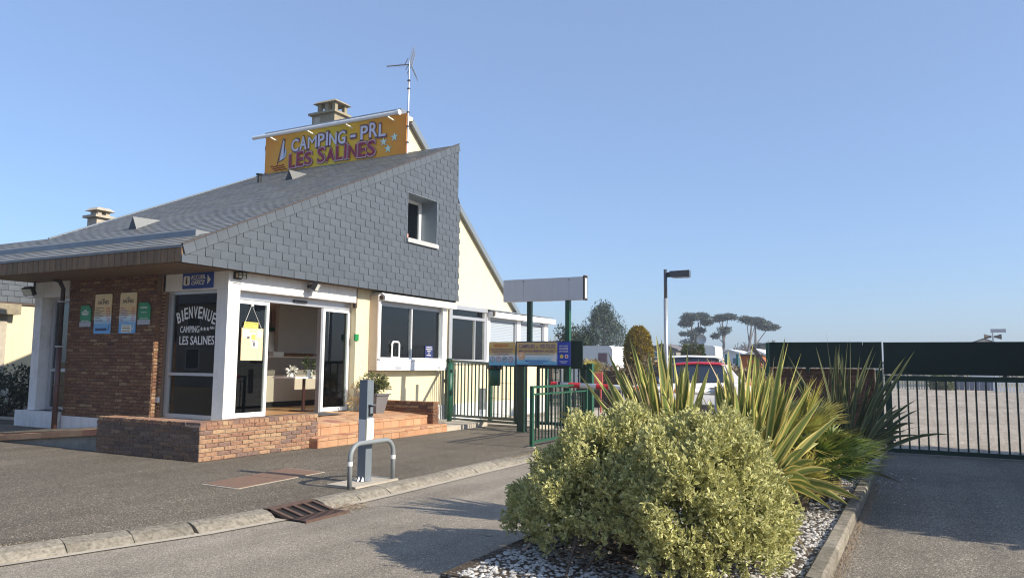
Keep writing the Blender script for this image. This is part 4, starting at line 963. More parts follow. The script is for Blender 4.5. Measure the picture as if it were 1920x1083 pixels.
# ------------------------------------------------------------------ glazed porch on the right
po = thing('glazed_porch', 'white and grey glazed porch at the right end of the reception', 'porch', (-11.1, 20, 0)); XP = -11.12
B('base_wall', CREAM, po, (-11.4, XP-.02, 17.16, 23.25, -.1, 1.48)); B('sill', PVC, po, (-11.4, XP+.04, 17.16, 23.25, 1.481, 1.55))
B('frame', ALU, po, (XP-.08, XP, 17.17, 17.32, 1.551, 2.95), (XP-.08, XP, 19.02, 19.14, 1.551, 2.95), (XP-.08, XP, 17.321, 19.019, 2.70, 2.78), (XP-.08, XP, 17.321, 19.019, 1.551, 1.60), (XP-.10, XP+.03, 17.15, 19.16, 2.951, 3.06), (XP-.08, XP, 18.48, 18.52, 1.601, 2.699))
B('pane', GLASS, po, (XP-.05, XP-.044, 17.33, 18.47, 1.60, 2.70), (XP-.05, XP-.044, 18.53, 19.01, 1.60, 2.70)); B('transom_pane', GLASS, po, (XP-.05, XP-.044, 17.33, 19.01, 2.785, 2.95))
B('frame', PVC, po, (XP-.08, XP+.02, 19.141, 19.32, 1.551, 2.83), (XP-.08, XP+.02, 21.0, 21.24, 1.551, 2.83), (XP-.08, XP+.02, 22.95, 23.2, 1.551, 2.83)); B('dark_frame', ALU_D, po, (XP-.07, XP+.01, 20.86, 20.999, 1.551, 2.83), (XP-.07, XP+.01, 22.80, 22.949, 1.551, 2.83), (XP-.07, XP+.01, 19.32, 20.86, 2.76, 2.83), (XP-.07, XP+.01, 21.24, 22.80, 2.72, 2.80))
BL = M('shade_toned_blind', (.36, .41, .46), .5, var=.03)  # white blind; its shade behind glass is put into the blue-grey colour
for (a, b, zt_) in ((19.33, 20.85, 2.76), (21.25, 22.79, 2.72)):
    z = 1.56; mb = MB()
    while z < zt_-.01: mb.hexa([(XP-.05, a, z), (XP-.028, a, z), (XP-.028, b, z), (XP-.05, b, z), (XP-.05, a, z+.045), (XP-.036, a, z+.045), (XP-.036, b, z+.045), (XP-.05, b, z+.045)]); z += .048
    mb.build('roller_blind', BL, po)
mb = MB(); mb.prism([(XP-.1, 19.20, 2.831), (XP+.20, 19.20, 2.831), (XP+.20, 19.20, 2.99), (XP-.1, 19.20, 3.02)], (0, 4.25, 0)); mb.build('fascia', PVC, po); mb = MB(); mb.prism([(XP+.10, 19.16, 3.03), (XP+.10, 23.5, 3.03), (RX-.02, 23.5, 3.18), (RX-.02, 19.16, 3.18)], (0, 0, .03)); mb.build('roof', ZINC, po); B('bracket', DARKMETAL, po, (XP+.201, XP+.24, 19.16, 19.24, 2.86, 3.0))
B('end_wall', PVC, po, (-12.3, XP-.02, 23.2, 23.3, 1.55, 2.83)); B('porch_back', M('porch_back_wall', (.36, .29, .2)), po, (-13.1, -13.0, 17.1, 21.0, .4, 3.0))
# ------------------------------------------------------------------ entrance: post, hoop, gates, signs, boom
hp = thing('card_reader_post', 'blue grey square access post with keypad and white notice', 'post', (-6.24, 7.72, 0))
cx, cy, a, H = -6.235, 7.735, .062, 1.265
ang = R(0); B('post', STEEL, hp, (cx-a, cx+a, cy-a, cy+a, 0.03, H)); B('cap', STEEL, hp, (cx-a-.003, cx+a+.003, cy-a-.003, cy+a+.003, H, H+.012))
B('concrete_pad', CONC_L, hp, (-6.46, -6.01, 7.30, 8.14, -.02, .022))
B('white_band', PAPER, hp, (cx-a-.002, cx+a+.002, cy-a-.002, cy+a+.002, .745, .785), (cx-a-.002, cx+a+.002, cy-a-.002, cy+a+.002, .505, .555))
B('notice', PAPER, hp, (cx-.05, cx+a+.012, cy-a-.006, cy-a-.003, .55, .785), (cx+a+.003, cx+a+.010, cy-a-.006, cy+a+.012, .545, .80))
mb = MB()
for i in range(7): mb.box(cx+a+.0105, cx+a+.0112, cy-a+.008, cy+a-.012-random.uniform(0, .04), .57+.03*i, .576+.03*i)
mb.build('notice_line', flat('faint_ink', (.4, .35, .38)), hp)
B('yellow_edge', YELLOWP, hp, (cx+a-.004, cx+a+.0025, cy-a-.0075, cy-a-.0062, .56, .78))
B('keypad', BLACK, hp, (cx+a+.001, cx+a+.018, cy-.03, cy+.045, .83, .96)); B('keypad_face', STEEL, hp, (cx+a+.0185, cx+a+.022, cy-.02, cy+.035, .86, .94)); B('keypad_hood', STEEL, hp, (cx+a+.001, cx+a+.05, cy-.035, cy+.05, .961, .972))
for (dx, dy) in ((1, 0), (-1, 0), (0, -1), (0, 1)):
    for s in (-.03, .03):
        mb = MB(); bx_, by_ = cx+dx*a+dy*s, cy+dy*a+dx*s; mb.add([(bx_-abs(dy)*.02, by_-abs(dx)*.02, .03), (bx_+abs(dy)*.02, by_+abs(dx)*.02, .03), (bx_+dx*.035, by_+dy*.035, .03), (bx_, by_, .085)], [(0, 1, 3), (1, 2, 3), (2, 0, 3)]); mb.build('foot_gusset', PAPER if False else GALV, hp)
hoop = thing('hoop_guard', 'grey tubular hoop guarding the access post beside the kerb', 'barrier', (-6.08, 7.7, 0))
y0, y1, hx = 7.26, 8.10, -6.07; zt = .52; r = .17; pts = [(hx, y0, 0), (hx, y0, zt-r)]
for i in range(1, 8): q = R(90*i/8); pts.append((hx, y0+r-r*math.cos(q), zt-r+r*math.sin(q)))
pts += [(hx, y0+r, zt), (hx, y1-r, zt)]
for i in range(1, 8): q = R(90*i/8); pts.append((hx, y1-r+r*math.sin(q), zt-r+r*math.cos(q)))
pts += [(hx, y1, zt-r), (hx, y1, 0)]
mb = MB(); mb.tube(pts, .029, 12); mb.build('hoop', STEEL_H, hoop, True)
for y in (y0, y1): mb = MB(); mb.cyl(hx, y, .27, .32, .031, 12); mb.build('reflective_band', PAPER, hoop)

YE = 15.2
# --- left wicket gate, hinged beside the wall
gl = thing('green_swing_gate', 'closed green barred swing gate between the reception wall and sign post', 'gate', (-9.4, 16.2, 0))
A = Vector((-10.98, 16.95, 0)); Bq = Vector((-8.02, 15.24, 0)); d = (Bq-A).normalized()
def bar_(p, z0, z1, w_, mat, par, name): mb = MB(); mb.box(p.x-w_/2, p.x+w_/2, p.y-w_/2, p.y+w_/2, z0, z1); return mb.build(name, mat, par)
bar_(A, 0.05, 1.62, .13, GREEN, gl, 'hinge_post'); bar_(A+d*.22, .16, 1.58, .06, GREEN, gl, 'stile'); bar_(Bq-d*.10, .22, 1.49, .05, GREEN, gl, 'stile')
for (za, zb_) in ((1.55, 1.46), (.16, .26)): mb = MB(); mb.bar(A+d*.2+Z_*za, Bq-d*.08+Z_*zb_, .05, .06 if za < 1 else .07); mb.build('rail', GREEN, gl)
mb = MB(); mb.bar(A+d*.2+Z_*.08, Bq-d*.08+Z_*.18, .05, .05); mb.build('rail', GREEN, gl)
n = 16; L = (Bq-A).length-.5
for i in range(n): p = A+d*(.36+L*i/n); t_ = (p-A).length/(Bq-A).length; bar_(p, .17+.08*t_, 1.54-.09*t_, .026, GREEN, gl, 'bar')
mb = MB(); mb.bar((XW, 17.05, 1.05), A+Z_*1.05, .05, .05); mb.build('wall_bracket', GREEN, gl)
def rpost(x, y, z0, z1, r, mat, lab, nm='bollard', cat='bollard'):
    t = thing(nm, lab, cat, (x, y, z0)); mb = MB(); mb.cyl(x, y, z0, z1, r, 16); mb.build('post', mat, t, True); mb = MB(); mb.cyl(x, y, z1+.0005, z1+.012, r*1.04, 16); mb.build('cap', mat, t); return t
t = rpost(-10.20, 15.82, .10, 1.50, .062, GREEN_M, 'round mid green post standing on the kerb before the swing gate')
for z in (.75, 1.30): B('latch', GREEN, t, (-10.14, -10.10, 15.77, 15.83, z, z+.05))
# mesh fence behind the gate
mf = thing('mesh_fence', 'green welded mesh fence panel behind the swing gate', 'fence', (-9.3, 17.6, 0))
for p in ((-10.05, 17.55), (-9.05, 17.1)): bar_(Vector((*p, 0)), 0, 1.97, .09, GREEN_M, mf, 'post')
mb = MB()
for i in range(16): x = -10.05+i*.065; mb.bar((x, 17.55-(x+10.05)*.45, .1), (x, 17.55-(x+10.05)*.45, 1.97), .006)
for z in (.2, .6, 1.0, 1.4, 1.7, 1.9, 1.96): mb.bar((-10.05, 17.55, z), (-9.05, 17.1, z), .008)
mb.build('mesh_wire', GREEN_M, mf, kind='stuff'); B('meter_box', GREYPL, mf, (-10.35, -10.2, 17.45, 17.55, .3, .85))
# litter bin on the gate
bn = thing('litter_bin', 'green litter bin with black liner hung on the swing gate', 'bin', (-8.68, 15.42, 1.0)); bx_, by_ = -8.70, 15.36
mb = MB(); mb.cyl(bx_, by_, 1.0, 1.40, .135, 20, .145); mb.build('drum', GREEN_M, bn, True)
mb = MB(); n = 20; rr = [(.145, 1.40), (.165, 1.37), (.17, 1.42), (.15, 1.47), (.13, 1.46)]
ring = []
for (r_, z) in rr:
    for j in range(n): q = 6.283*j/n; k_ = 1+random.uniform(-.08, .08); ring.append((bx_+r_*k_*math.cos(q), by_+r_*k_*math.sin(q), z+random.uniform(-.015, .015)))
mb.add(ring, [(i*n+j, i*n+(j+1) % n, (i+1)*n+(j+1) % n, (i+1)*n+j) for i in range(4) for j in range(n)]); mb.build('bin_liner', M('black_liner', (.012, .012, .014), .25), bn)
mb = MB(); mb.tube([(bx_-.14, by_, 1.42), (bx_-.12, by_-.06, 1.56), (bx_+.12, by_-.06, 1.56), (bx_+.14, by_, 1.42)], .009, 6); mb.build('handle', GALV, bn)
# visitors stop sign
vs = thing('visitor_sign', 'sand coloured VISITEURS STOP sign with four round pictograms', 'sign', (-8.36, 15.1, 1.46)); x0, x1, z0, z1, y = -8.70, -8.03, 1.462, 1.985, 15.10
B('panel', BOARD2, vs, (x0, x1, y, y+.02, z0, z1)); y -= .0015
mb = MB(); mb.text('VISITEURS STOP !', (x0+.12, y, z1-.115), X_, Z_, .40, .065, .002, .022); mb.build('headline', flat('headline_orange', (.50, .10, .02)), vs); mb = MB()
for i, (tx, a_, b_) in enumerate((('GAREZ VOTRE VEHICULE SUR LE PARC', .04, .62), ('EXTERIEUR ET PRESENTEZ-VOUS', .08, .58), ('A LA RECEPTION, MERCI', .14, .52))): mb.text(tx, (x0+a_, y, z1-.185-.058*i), X_, Z_, b_-a_, .038, .002, .012)
mb.build('text_line', PURPLEP, vs)
def disc(par, cx, cz, r, y, mat, name, ring=None):
    mb = MB(); mb.tube([(cx, y, cz), (cx, y-.0015, cz)], r, 18); mb.build(name, mat, par)
for i, c_ in enumerate((NAVY, REDP, NAVY, REDP)):
    cx_ = x0+.095+.155*i; disc(vs, cx_, z0+.135, .066, y, c_, 'pictogram_ring'); disc(vs, cx_, z0+.135, .054, y-.0017, PALEBLUE, 'pictogram'); mb = MB(); yy = y-.0036
    if i == 0: mb.bar((cx_-.01, yy, z0+.10), (cx_+.012, yy, z0+.17), .002, .012); mb.bar((cx_-.025, yy, z0+.105), (cx_+.02, yy, z0+.105), .002, .01)
    if i == 1: mb.box(cx_-.02, cx_-.008, yy, yy+.001, z0+.10, z0+.165); mb.box(cx_-.02, cx_+.025, yy, yy+.001, z0+.155, z0+.168); mb.box(cx_-.03, cx_+.03, yy, yy+.001, z0+.10, z0+.108)
    if i == 2: mb.box(cx_-.028, cx_+.02, yy, yy+.001, z0+.125, z0+.15); mb.box(cx_+.012, cx_+.032, yy, yy+.001, z0+.145, z0+.172); mb.box(cx_-.026, cx_-.014, yy, yy+.001, z0+.095, z0+.126); mb.box(cx_+.006, cx_+.018, yy, yy+.001, z0+.095, z0+.126); mb.box(cx_-.036, cx_-.026, yy, yy+.001, z0+.145, z0+.165)
    if i == 3: mb.box(cx_-.02, cx_-.009, yy, yy+.001, z0+.10, z0+.165); mb.box(cx_+.009, cx_+.02, yy, yy+.001, z0+.10, z0+.165)
    mb.build('pictogram_figure', INK, vs)
# sign posts with blank light box and blue banner
sp = thing('entrance_sign_stand', 'twin green posts carrying a blank grey light box high up', 'sign stand', (-7.3, 15.2, 0))
bar_(Vector((-7.915, 15.24, 0)), 0, 1.47, .17, GREEN, sp, 'gate_post'); bar_(Vector((-7.80, 15.36, 0)), 1.47, 2.90, .10, GREEN, sp, 'post'); bar_(Vector((-6.83, 15.30, 0)), -.02, 2.90, .10, GREEN_M, sp, 'post')
B('foot_plate', GREEN, sp, (-8.03, -7.80, 15.12, 15.36, 0, .015))
lb = thing('blank_light_box', 'long blank grey light box sign raised on two green posts', 'sign', (-7.4, 15.2, 2.893))
mb = MB(); mb.prism([(-8.41, 15.22, 2.893), (-6.44, 15.22, 2.893), (-6.44, 15.22, 3.392), (-8.41, 15.22, 3.392)], (0, .16, 0)); mb.build('case', M('pale_light_box_sheet', (.60, .62, .64), .5, var=.05, vscale=1, streak=.15), lb)
for x in (-7.90, -6.78): B('seam', M('seam_grey', (.3, .32, .34)), lb, (x, x+.006, 15.2185, 15.2195, 2.90, 3.385)); B('rivet', BLACK, lb, (x-.008, x+.014, 15.213, 15.2184, 3.33, 3.35))
B('end_frame', M('light_box_dark_frame', (.035, .03, .028), .5), lb, (-6.438, -6.41, 15.205, 15.385, 2.88, 3.40)); B('lit_end', PAPER, lb, (-6.409, -6.403, 15.245, 15.345, 2.93, 3.36))
B('rust_tab', RUST, lb, (-6.44, -6.38, 15.2, 15.36, 3.403, 3.415))
cs = thing('welcome_banner', 'wide CAMPEURS ET VISITEURS banner sign with blue right end', 'sign', (-7.3, 15.08, 1.46)); x0, x1, z0, z1, y = -8.0, -6.67, 1.462, 1.992, 15.07
B('border', NAVY, cs, (x0, x1, y+.002, y+.03, z0, z1)); B('print', BOARD2, cs, (x0+.03, x1-.31, y-.004, y+.001, z0+.02, z1-.02)); B('blue_end', BLUE2, cs, (x1-.309, x1-.012, y-.004, y+.001, z0+.02, z1-.02)); B('backing_panel', GREEN_P, cs, (x0+.01, -6.405, y+.035, y+.06, z0-.02, z1+.005)); y -= .0055
mb = MB(); mb.text('CAMPEURS', (x0+.09, y, z1-.155), X_, Z_, .385, .095, .002, .014); mb.text('ET', (x0+.515, y, z1-.155), X_, Z_, .06, .05, .002, .012); mb.text('VISITEURS', (x0+.60, y, z1-.155), X_, Z_, .375, .095, .002, .014); mb.text('MERCI DE VOUS PRESENTER A L\'ACCUEIL !', (x0+.09, y, z1-.24), X_, Z_, .87, .055, .002, .012); mb.build('headline', PURPLEP, cs)
mb = MB(); mb.box(x0+.26, x0+.82, y-.001, y, z1-.29, z1-.28); mb.build('small_print', INK, cs); mb = MB(); mb.text('FERMETURE DES BARRIERES DE 22H A 7H', (x0+.24, y, z0+.085), X_, Z_, .56, .03, .002, .012); mb.box(x0+.35, x0+.68, y-.001, y, z0+.052, z0+.066); mb.build('lower_print', BLUE2, cs)
for r_, c_ in ((.092, ORANGE), (.080, CREAMP), (.066, ORANGE), (.054, CREAMP), (.040, ORANGE), (.026, CREAMP)): disc(cs, x0+.155, z0+.215, r_, y-.0017*(.1-r_)*100, c_, 'sun_ring')
mb = MB(); mb.prism([(x1-.33, y, z0+.08), (x1-.34, y, z0+.29), (x1-.47, y, z0+.12)], (0, -.002, 0)); mb.build('sail_print', PAPER, cs)
mb = MB()
for i, (tx, w_) in enumerate((('AMIS CYCLISTES,', .20), ('MERCI DE PASSER PAR', .20), ('LE PETIT PORTILLON !', .20))): mb.text(tx, (x1-.26, y, z1-.125-.055*i), X_, Z_, w_, .038, .002, .014)
for i in range(3): mb.box(x1-.26+.02*i, x1-.06-.02*i, y-.001, y, z0+.10-.022*i, z0+.106-.022*i)
mb.build('blue_end_print', PAPER, cs, kind='stuff'); disc(cs, x1-.205, z0+.205, .042, y, YELLOWP, 'yellow_emblem'); disc(cs, x1-.09, z0+.205, .042, y, PAPER, 'white_emblem'); disc(cs, x1-.09, z0+.205, .025, y-.0018, REDP, 'red_emblem')
# second barred gate behind the banner
g2 = thing('green_wicket_gate', 'green barred wicket gate behind the welcome banner', 'gate', (-7.1, 15.7, 0)); yy = 15.75
B('rail', GREEN, g2, (-7.78, -6.52, yy-.03, yy+.03, 1.40, 1.46)); B('rail', GREEN, g2, (-7.78, -6.52, yy-.03, yy+.03, .14, .20))
for i in range(11): B('bar', GREEN, g2, (-7.68+i*.112, -7.655+i*.112, yy-.0125, yy+.0125, .201, 1.399))
B('stile', GREEN, g2, (-7.80, -7.74, yy-.032, yy+.032, .05, 1.48)); B('gate_post', GREEN_M, g2, (-6.56, -6.43, yy-.06, yy+.07, -.05, 1.52)); B('stile', GREEN, g2, (-6.72, -6.60, yy-.034, yy+.034, .05, 1.50))
for (x, y, lab, mt, r_) in ((-8.35, 17.4, 'round green gate roller post nearest the sign stand', GREEN_M, .05), (-8.05, 17.7, 'pale round roller post behind the wicket gate', GALV, .07), (-7.85, 17.5, 'thick round green post behind the wicket gate', GREEN, .09)): rpost(x, y, -.05, 1.48, r_, mt, lab, 'round_post', 'post')
# low guard rail along the kerb
gr = thing('pedestrian_rail', 'waist high green barred pedestrian rail along the kerb edge', 'railing', (-6.3, 13.8, 0)); gx = -6.30
bar_(Vector((gx, 12.52, 0)), 0, 1.10, .06, GREEN_M, gr, 'post'); bar_(Vector((gx, 15.05, 0)), 0, 1.10, .06, GREEN_M, gr, 'post'); B('foot_plate', CONC_L, gr, (gx-.08, gx+.08, 12.44, 12.6, 0, .012))
B('rail', GREEN_M, gr, (gx-.025, gx+.025, 12.5, 15.1, 1.06, 1.10), (gx-.02, gx+.02, 12.55, 15.02, .935, .965)); B('rail', GREEN_M, gr, (gx-.02, gx+.02, 12.55, 15.02, .075, .115))
for i in range(17): y = 12.66+i*.14; B('bar', GREEN, gr, (gx-.010, gx+.010, y, y+.02, .116, .934))
# barrier boom
bm_ = thing('boom_barrier', 'white boom barrier with red bands lowered across the lane', 'barrier', (-3.3, 14.4, -.08))
zb = lambda x: 1.09-.025*(x+6.8); mb = MB(); mb.tube([(-6.78, 14.4, zb(-6.78)), (-3.3, 14.4, zb(-3.3))], .052, 12); mb.build('boom', PVC, bm_, True)
for (a_, b_) in ((-6.80, -6.66), (-6.40, -6.15), (-5.80, -5.53), (-5.0, -4.75), (-4.2, -3.95)): mb = MB(); mb.tube([(a_, 14.4, zb(a_)), (b_, 14.4, zb(b_))], .0535, 12); mb.build('red_band', RED, bm_)
B('cabinet', M('barrier_cabinet_grey', (.45, .46, .47), .45), bm_, (-3.42, -3.08, 14.25, 14.6, -.08, 1.12)); B('end_bracket', BLACK, bm_, (-6.62, -6.585, 14.34, 14.46, 1.02, 1.15))
hr = thing('handrail', 'pale grey handrail with dark bars beyond the boom', 'railing', (-6.2, 18, 0)); mb = MB(); mb.bar((-7.1, 17.0, 1.0), (-5.6, 18.6, .97), .05, .04); mb.build('rail', GALV, hr)
for i in range(15): p = Vector((-7.1, 17.0, 0)).lerp(Vector((-5.6, 18.6, 0)), i/14); bar_(p, -.05, .98, .018, BLACK, hr, 'bar')

# --- sliding gate on the right with tall green panel
rg = thing('sliding_gate', 'dark green barred sliding gate with solid panel above, in shade', 'gate', (1.5, YE, 0)); gx1 = 4.6
B('stile', GREEN, rg, (-.63, -.53, YE-.04, YE+.04, .03, 1.365)); B('rail', GREEN, rg, (-.53, gx1, YE-.035, YE+.035, 1.275, 1.36)); B('rail', GREEN, rg, (-.53, gx1, YE-.04, YE+.04, .025, .10)); B('stile', GREEN, rg, (gx1, gx1+.1, YE-.04, YE+.04, .03, 1.365))
x = -.425; i = 0
while x < gx1-.1: B('bar', GREEN, rg, (x-.014, x+.014, YE-.014, YE+.014, .101, 1.274)); x += .1465
B('upper_panel', GREEN_P, rg, (-.64, gx1+.1, YE-.012, YE+.012, 1.385, 1.95))
for x in (1.14, 2.9): B('spacer', GREEN, rg, (x, x+.06, YE-.01, YE+.01, 1.361, 1.384))
B('latch', BLACK, rg, (-.528, -.49, YE-.03, YE+.03, .22, .25))
gp = thing('gate_post', 'dark green square gate post between brick pier and sliding gate', 'post', (-.72, YE+.02, 0)); B('post', GREEN, gp, (-.775, -.665, YE-.03, YE+.09, 0, 1.455)); B('cap', PVC, gp, (-.775, -.70, YE-.032, YE+.09, 1.456, 1.48))
fp = thing('green_fence_panel', 'solid dark green fence panel above the brick wall, left of the sliding gate', 'fence', (-1.6, YE, 1.49)); B('panel', GREEN_P, fp, (-2.60, -.98, YE-.012, YE+.012, 1.49, 1.957)); B('panel', GREEN_P, fp, (-.974, -.665, YE-.012, YE+.012, 1.49, 1.955)); B('post', GREEN_M, fp, (-2.66, -2.605, YE-.02, YE+.04, -.05, 1.95)); 
for x in (-1.95, -1.0): B('bracket', GREEN, fp, (x, x+.06, YE+.013, YE+.05, 1.40, 1.9))
pw = thing('brick_gate_pier', 'dark brown brick pier and low wall behind the spiky plants', 'wall', (-1.7, YE+.2, 0)); B('core', MORTAR_D, pw, (-2.55, -.802, YE+.112, YE+.36, -.1, 1.47))
bD = [piece_mesh('brick', brick_mat('dark_brown_brick', [(0, (.14, .065, .04)), (.5, (.21, .095, .06)), (.8, (.28, .14, .08)), (1, (.10, .06, .05))], .6), .018, jag=.02) for _ in range(3)]
lay(pw, 'brick', bD, courses(0, 1.74, 0, 1.46, .215, .056, .012), (-2.545, YE+.112, .005), X_, Z_, -Y_, 300, keep=lambda r: -r[0])

# ------------------------------------------------------------------ planting bed
BX0, BX1, BY0, BY1 = -2.98, -.66, 4.55, 15.1
mb = MB(); mb.prism([(BX0, BY0, -.1), (BX1, BY0, -.1), (BX1, BY1, -.1), (BX0, BY1, -.1)], (0, 0, .165)); mb.build('planting_bed', SOIL, None, kind='structure')
bk = thing('bed_kerb', 'weathered pale concrete kerb round the planting bed', 'kerb', (-1.8, 9, 0))
def kstone(a, b, w_, z0, z1):
    a = Vector(a); b = Vector(b); t = (b-a).normalized(); q = Vector((-t.y, t.x, 0)); a = a+t*.006; b = b-t*.006; j = lambda: random.uniform(-.006, .006)
    n = 4; secs = []
    for k_ in range(n+1):
        c = a.lerp(b, k_/n); secs.append([c+Z_*z0, c+Z_*(z1-.02+j()), c+q*(.018+j()*.4)+Z_*(z1+j()*.5), c+q*(w_-.018)+Z_*(z1+j()*.5), c+q*w_+Z_*(z1-.02), c+q*w_+Z_*z0])
    mb = MB(); m_ = 6; mb.add([p for s in secs for p in s], [(k_*m_+i, k_*m_+(i+1) % m_, (k_+1)*m_+(i+1) % m_, (k_+1)*m_+i) for k_ in range(n) for i in range(m_)]+[tuple(range(m_))[::-1], tuple(range(n*m_, n*m_+m_))]); mb.build('kerb_stone', KERB, bk)
y = BY0
while y < 15.0: L = min(.98, 15.0-y); kstone((BX1+.02, y, 0), (BX1+.02, y+L, 0), .125, -.1, .115+random.uniform(-.004, .004)); y += L
y = BY0
while y < 13.0: kstone((BX0-.02, y+.98, 0), (BX0-.02, y, 0), .12, -.14, .055+random.uniform(-.004, .004)); y += .98
kstone((BX0+.1, BY0-.12, 0), (BX0+1.1, BY0-.12, 0), .12, -.14, .06); kstone((BX0+1.1, BY0-.12, 0), (BX1, BY0-.12, 0), .12, -.14, .08)
# white pebbles: real stones, joined
ico_v = [(0, 0, 1), (.89, 0, .45), (.28, .85, .45), (-.72, .53, .45), (-.72, -.53, .45), (.28, -.85, .45), (.72, .53, -.45), (-.28, .85, -.45), (-.89, 0, -.45), (-.28, -.85, -.45), (.72, -.53, -.45)]
ico_f = [(0, 1, 2), (0, 2, 3), (0, 3, 4), (0, 4, 5), (0, 5, 1), (1, 6, 2), (2, 7, 3), (3, 8, 4), (4, 9, 5), (5, 10, 1), (6, 7, 2), (7, 8, 3), (8, 9, 4), (9, 10, 5), (10, 6, 1)]
def pebbles(n, fx, fy, z, s0, s1, dens=None):
    V = []; F = []
    iv = np.array(ico_v); k = 0
    for _ in range(n):
        x, y = random.uniform(*fx), random.uniform(*fy)
        if dens and random.random() > dens(x, y): continue
        s = random.uniform(s0, s1); rot = random.uniform(0, 6.28); sx, sy, sz_ = s*random.uniform(.8, 1.4), s*random.uniform(.7, 1), s*random.uniform(.5, .8); c_, s_ = math.cos(rot), math.sin(rot)
        p = iv*np.array([sx, sy, sz_])*RNG.uniform(.8, 1.15, (11, 1)); q = np.stack([p[:, 0]*c_-p[:, 1]*s_+x, p[:, 0]*s_+p[:, 1]*c_+y, p[:, 2]+z+sz_*.4], 1)
        V += [tuple(r) for r in q]; F += [(a+k, b+k, c+k) for a, b, c in ico_f]; k += 11
    mb = MB(); mb.v = V; mb.f = F; mb.mi = [0]*len(F); return mb
pb = pebbles(15000, (BX0+.10, BX1-.10), (BY0+.02, 13.5), .058, .012, .024, lambda x, y: 1.0 if y < 8.3 else .55); tag(pb.build('white_gravel', PEBBLE, None, kind='stuff'), 'white decorative pebbles covering the planting bed', 'gravel')
pb = pebbles(420, (BX1-.0, BX1+1.0), (9.5, 13.5), .0, .007, .013, lambda x, y: math.exp(-((x-BX1-.12)/.28)**2)*math.exp(-((y-11.6)/1.3)**2)); tag(pb.build('spilled_gravel', PEBBLE, None, kind='stuff'), 'stray white pebbles spilled over the kerb onto the drive', 'gravel')
mb = MB()
for _ in range(900):
    x = BX1+.035+abs(random.gauss(0, .035)); y = random.uniform(4.6, 11.0); a_ = random.uniform(0, 3.1); l = random.uniform(.015, .05); mb.bar((x, y, .004), (x+l*math.cos(a_)*.6, y+l*math.sin(a_), .006+random.uniform(0, .02)), .0035)
tag(mb.build('dry_debris', TWIG, None, kind='stuff'), 'dry leaf crumbs gathered along the foot of the bed kerb', 'debris')
# ------------------------------------------------------------------ foliage builders
def unit(a): return a/np.maximum(1e-9, np.linalg.norm(a, axis=1, keepdims=True))
def folded_leaves(P, D, L, W, fold=.25, droop=.15):
    """eight-vertex leaves: rounded outline, folded along the midrib, drooping tip"""
    n = len(P); S = unit(np.cross(D, RNG.normal(size=(n, 3)))); N = np.cross(S, D); L = L[:, None]; W = W[:, None]
    at = lambda t, s, q: P+D*L*t+S*W*s*.5+N*(W*fold*q*abs(s)-L*droop*t*t)
    V = np.stack([P, at(.33, .86, 1), at(.33, 0, 0), at(.33, -.86, 1), at(.74, .80, 1), at(.74, 0, 0), at(.74, -.80, 1), at(1, 0, 0)], 1).reshape(-1, 3); k = np.arange(n)[:, None]*8
    F = np.concatenate([k+np.array([f]) for f in ((0, 2, 1), (0, 3, 2), (1, 2, 5), (1, 5, 4), (2, 3, 6), (2, 6, 5), (4, 5, 7), (5, 6, 7))])
    return V, F, np.tile([.5, 1, 0, 1, 1, 0, 1, .9], n)
def quad_leaves(P, D, L, W):
    n = len(P); S = unit(np.cross(D, RNG.normal(size=(n, 3)))); L = L[:, None]; W = W[:, None]
    V = np.stack([P, P+D*L*.5+S*W*.5, P+D*L, P+D*L*.5-S*W*.5], 1).reshape(-1, 3); k = np.arange(n)[:, None]*4
    return V, k+np.array([[0, 1, 2, 3]]), np.repeat(RNG.random(n), 4)
def np_obj(name, V, F, mat, parent=None, edge=None, kind=None):
    off = np.array(OFF[parent.name]) if parent is not None else np.zeros(3); V = (V-off).astype(np.float32); k = F.shape[1]
    me = bpy.data.meshes.new(name); me.vertices.add(len(V)); me.vertices.foreach_set('co', V.ravel()); me.loops.add(F.size); me.loops.foreach_set('vertex_index', F.ravel().astype(np.int32))
    me.polygons.add(len(F)); me.polygons.foreach_set('loop_start', np.arange(0, F.size, k, dtype=np.int32)); me.update(calc_edges=True)
    if edge is not None: at = me.attributes.new('edge', 'FLOAT', 'POINT'); at.data.foreach_set('value', edge.astype(np.float32))
    me.materials.append(mat); o = bpy.data.objects.new(name, me); COL.objects.link(o)
    if parent is not None: o.parent = parent; OFF[o.name] = OFF[parent.name]
    if kind: o['kind'] = kind
    return o
def clump_crown(name, C, Rr, n, l, w, mat, parent, up=.2, kind=None, flatn=1.0):
    """C: clump centres, Rr radii, n leaves each"""
    C = np.asarray(C, float); Rr = np.broadcast_to(np.asarray(Rr, float), (len(C),)); ci = np.repeat(np.arange(len(C)), n)
    d = unit(RNG.normal(size=(len(ci), 3))); rad = Rr[ci]*RNG.uniform(.25, 1, len(ci))**.6; P = C[ci]+d*rad[:, None]*np.array([1, 1, flatn]); D = unit(d+RNG.normal(size=d.shape)*.7+np.array([0, 0, up]))
    V, F, e = quad_leaves(P, D, l*RNG.uniform(.6, 1.3, len(ci)), w*RNG.uniform(.6, 1.3, len(ci))); return np_obj(name, V, F, mat, parent, e, kind)

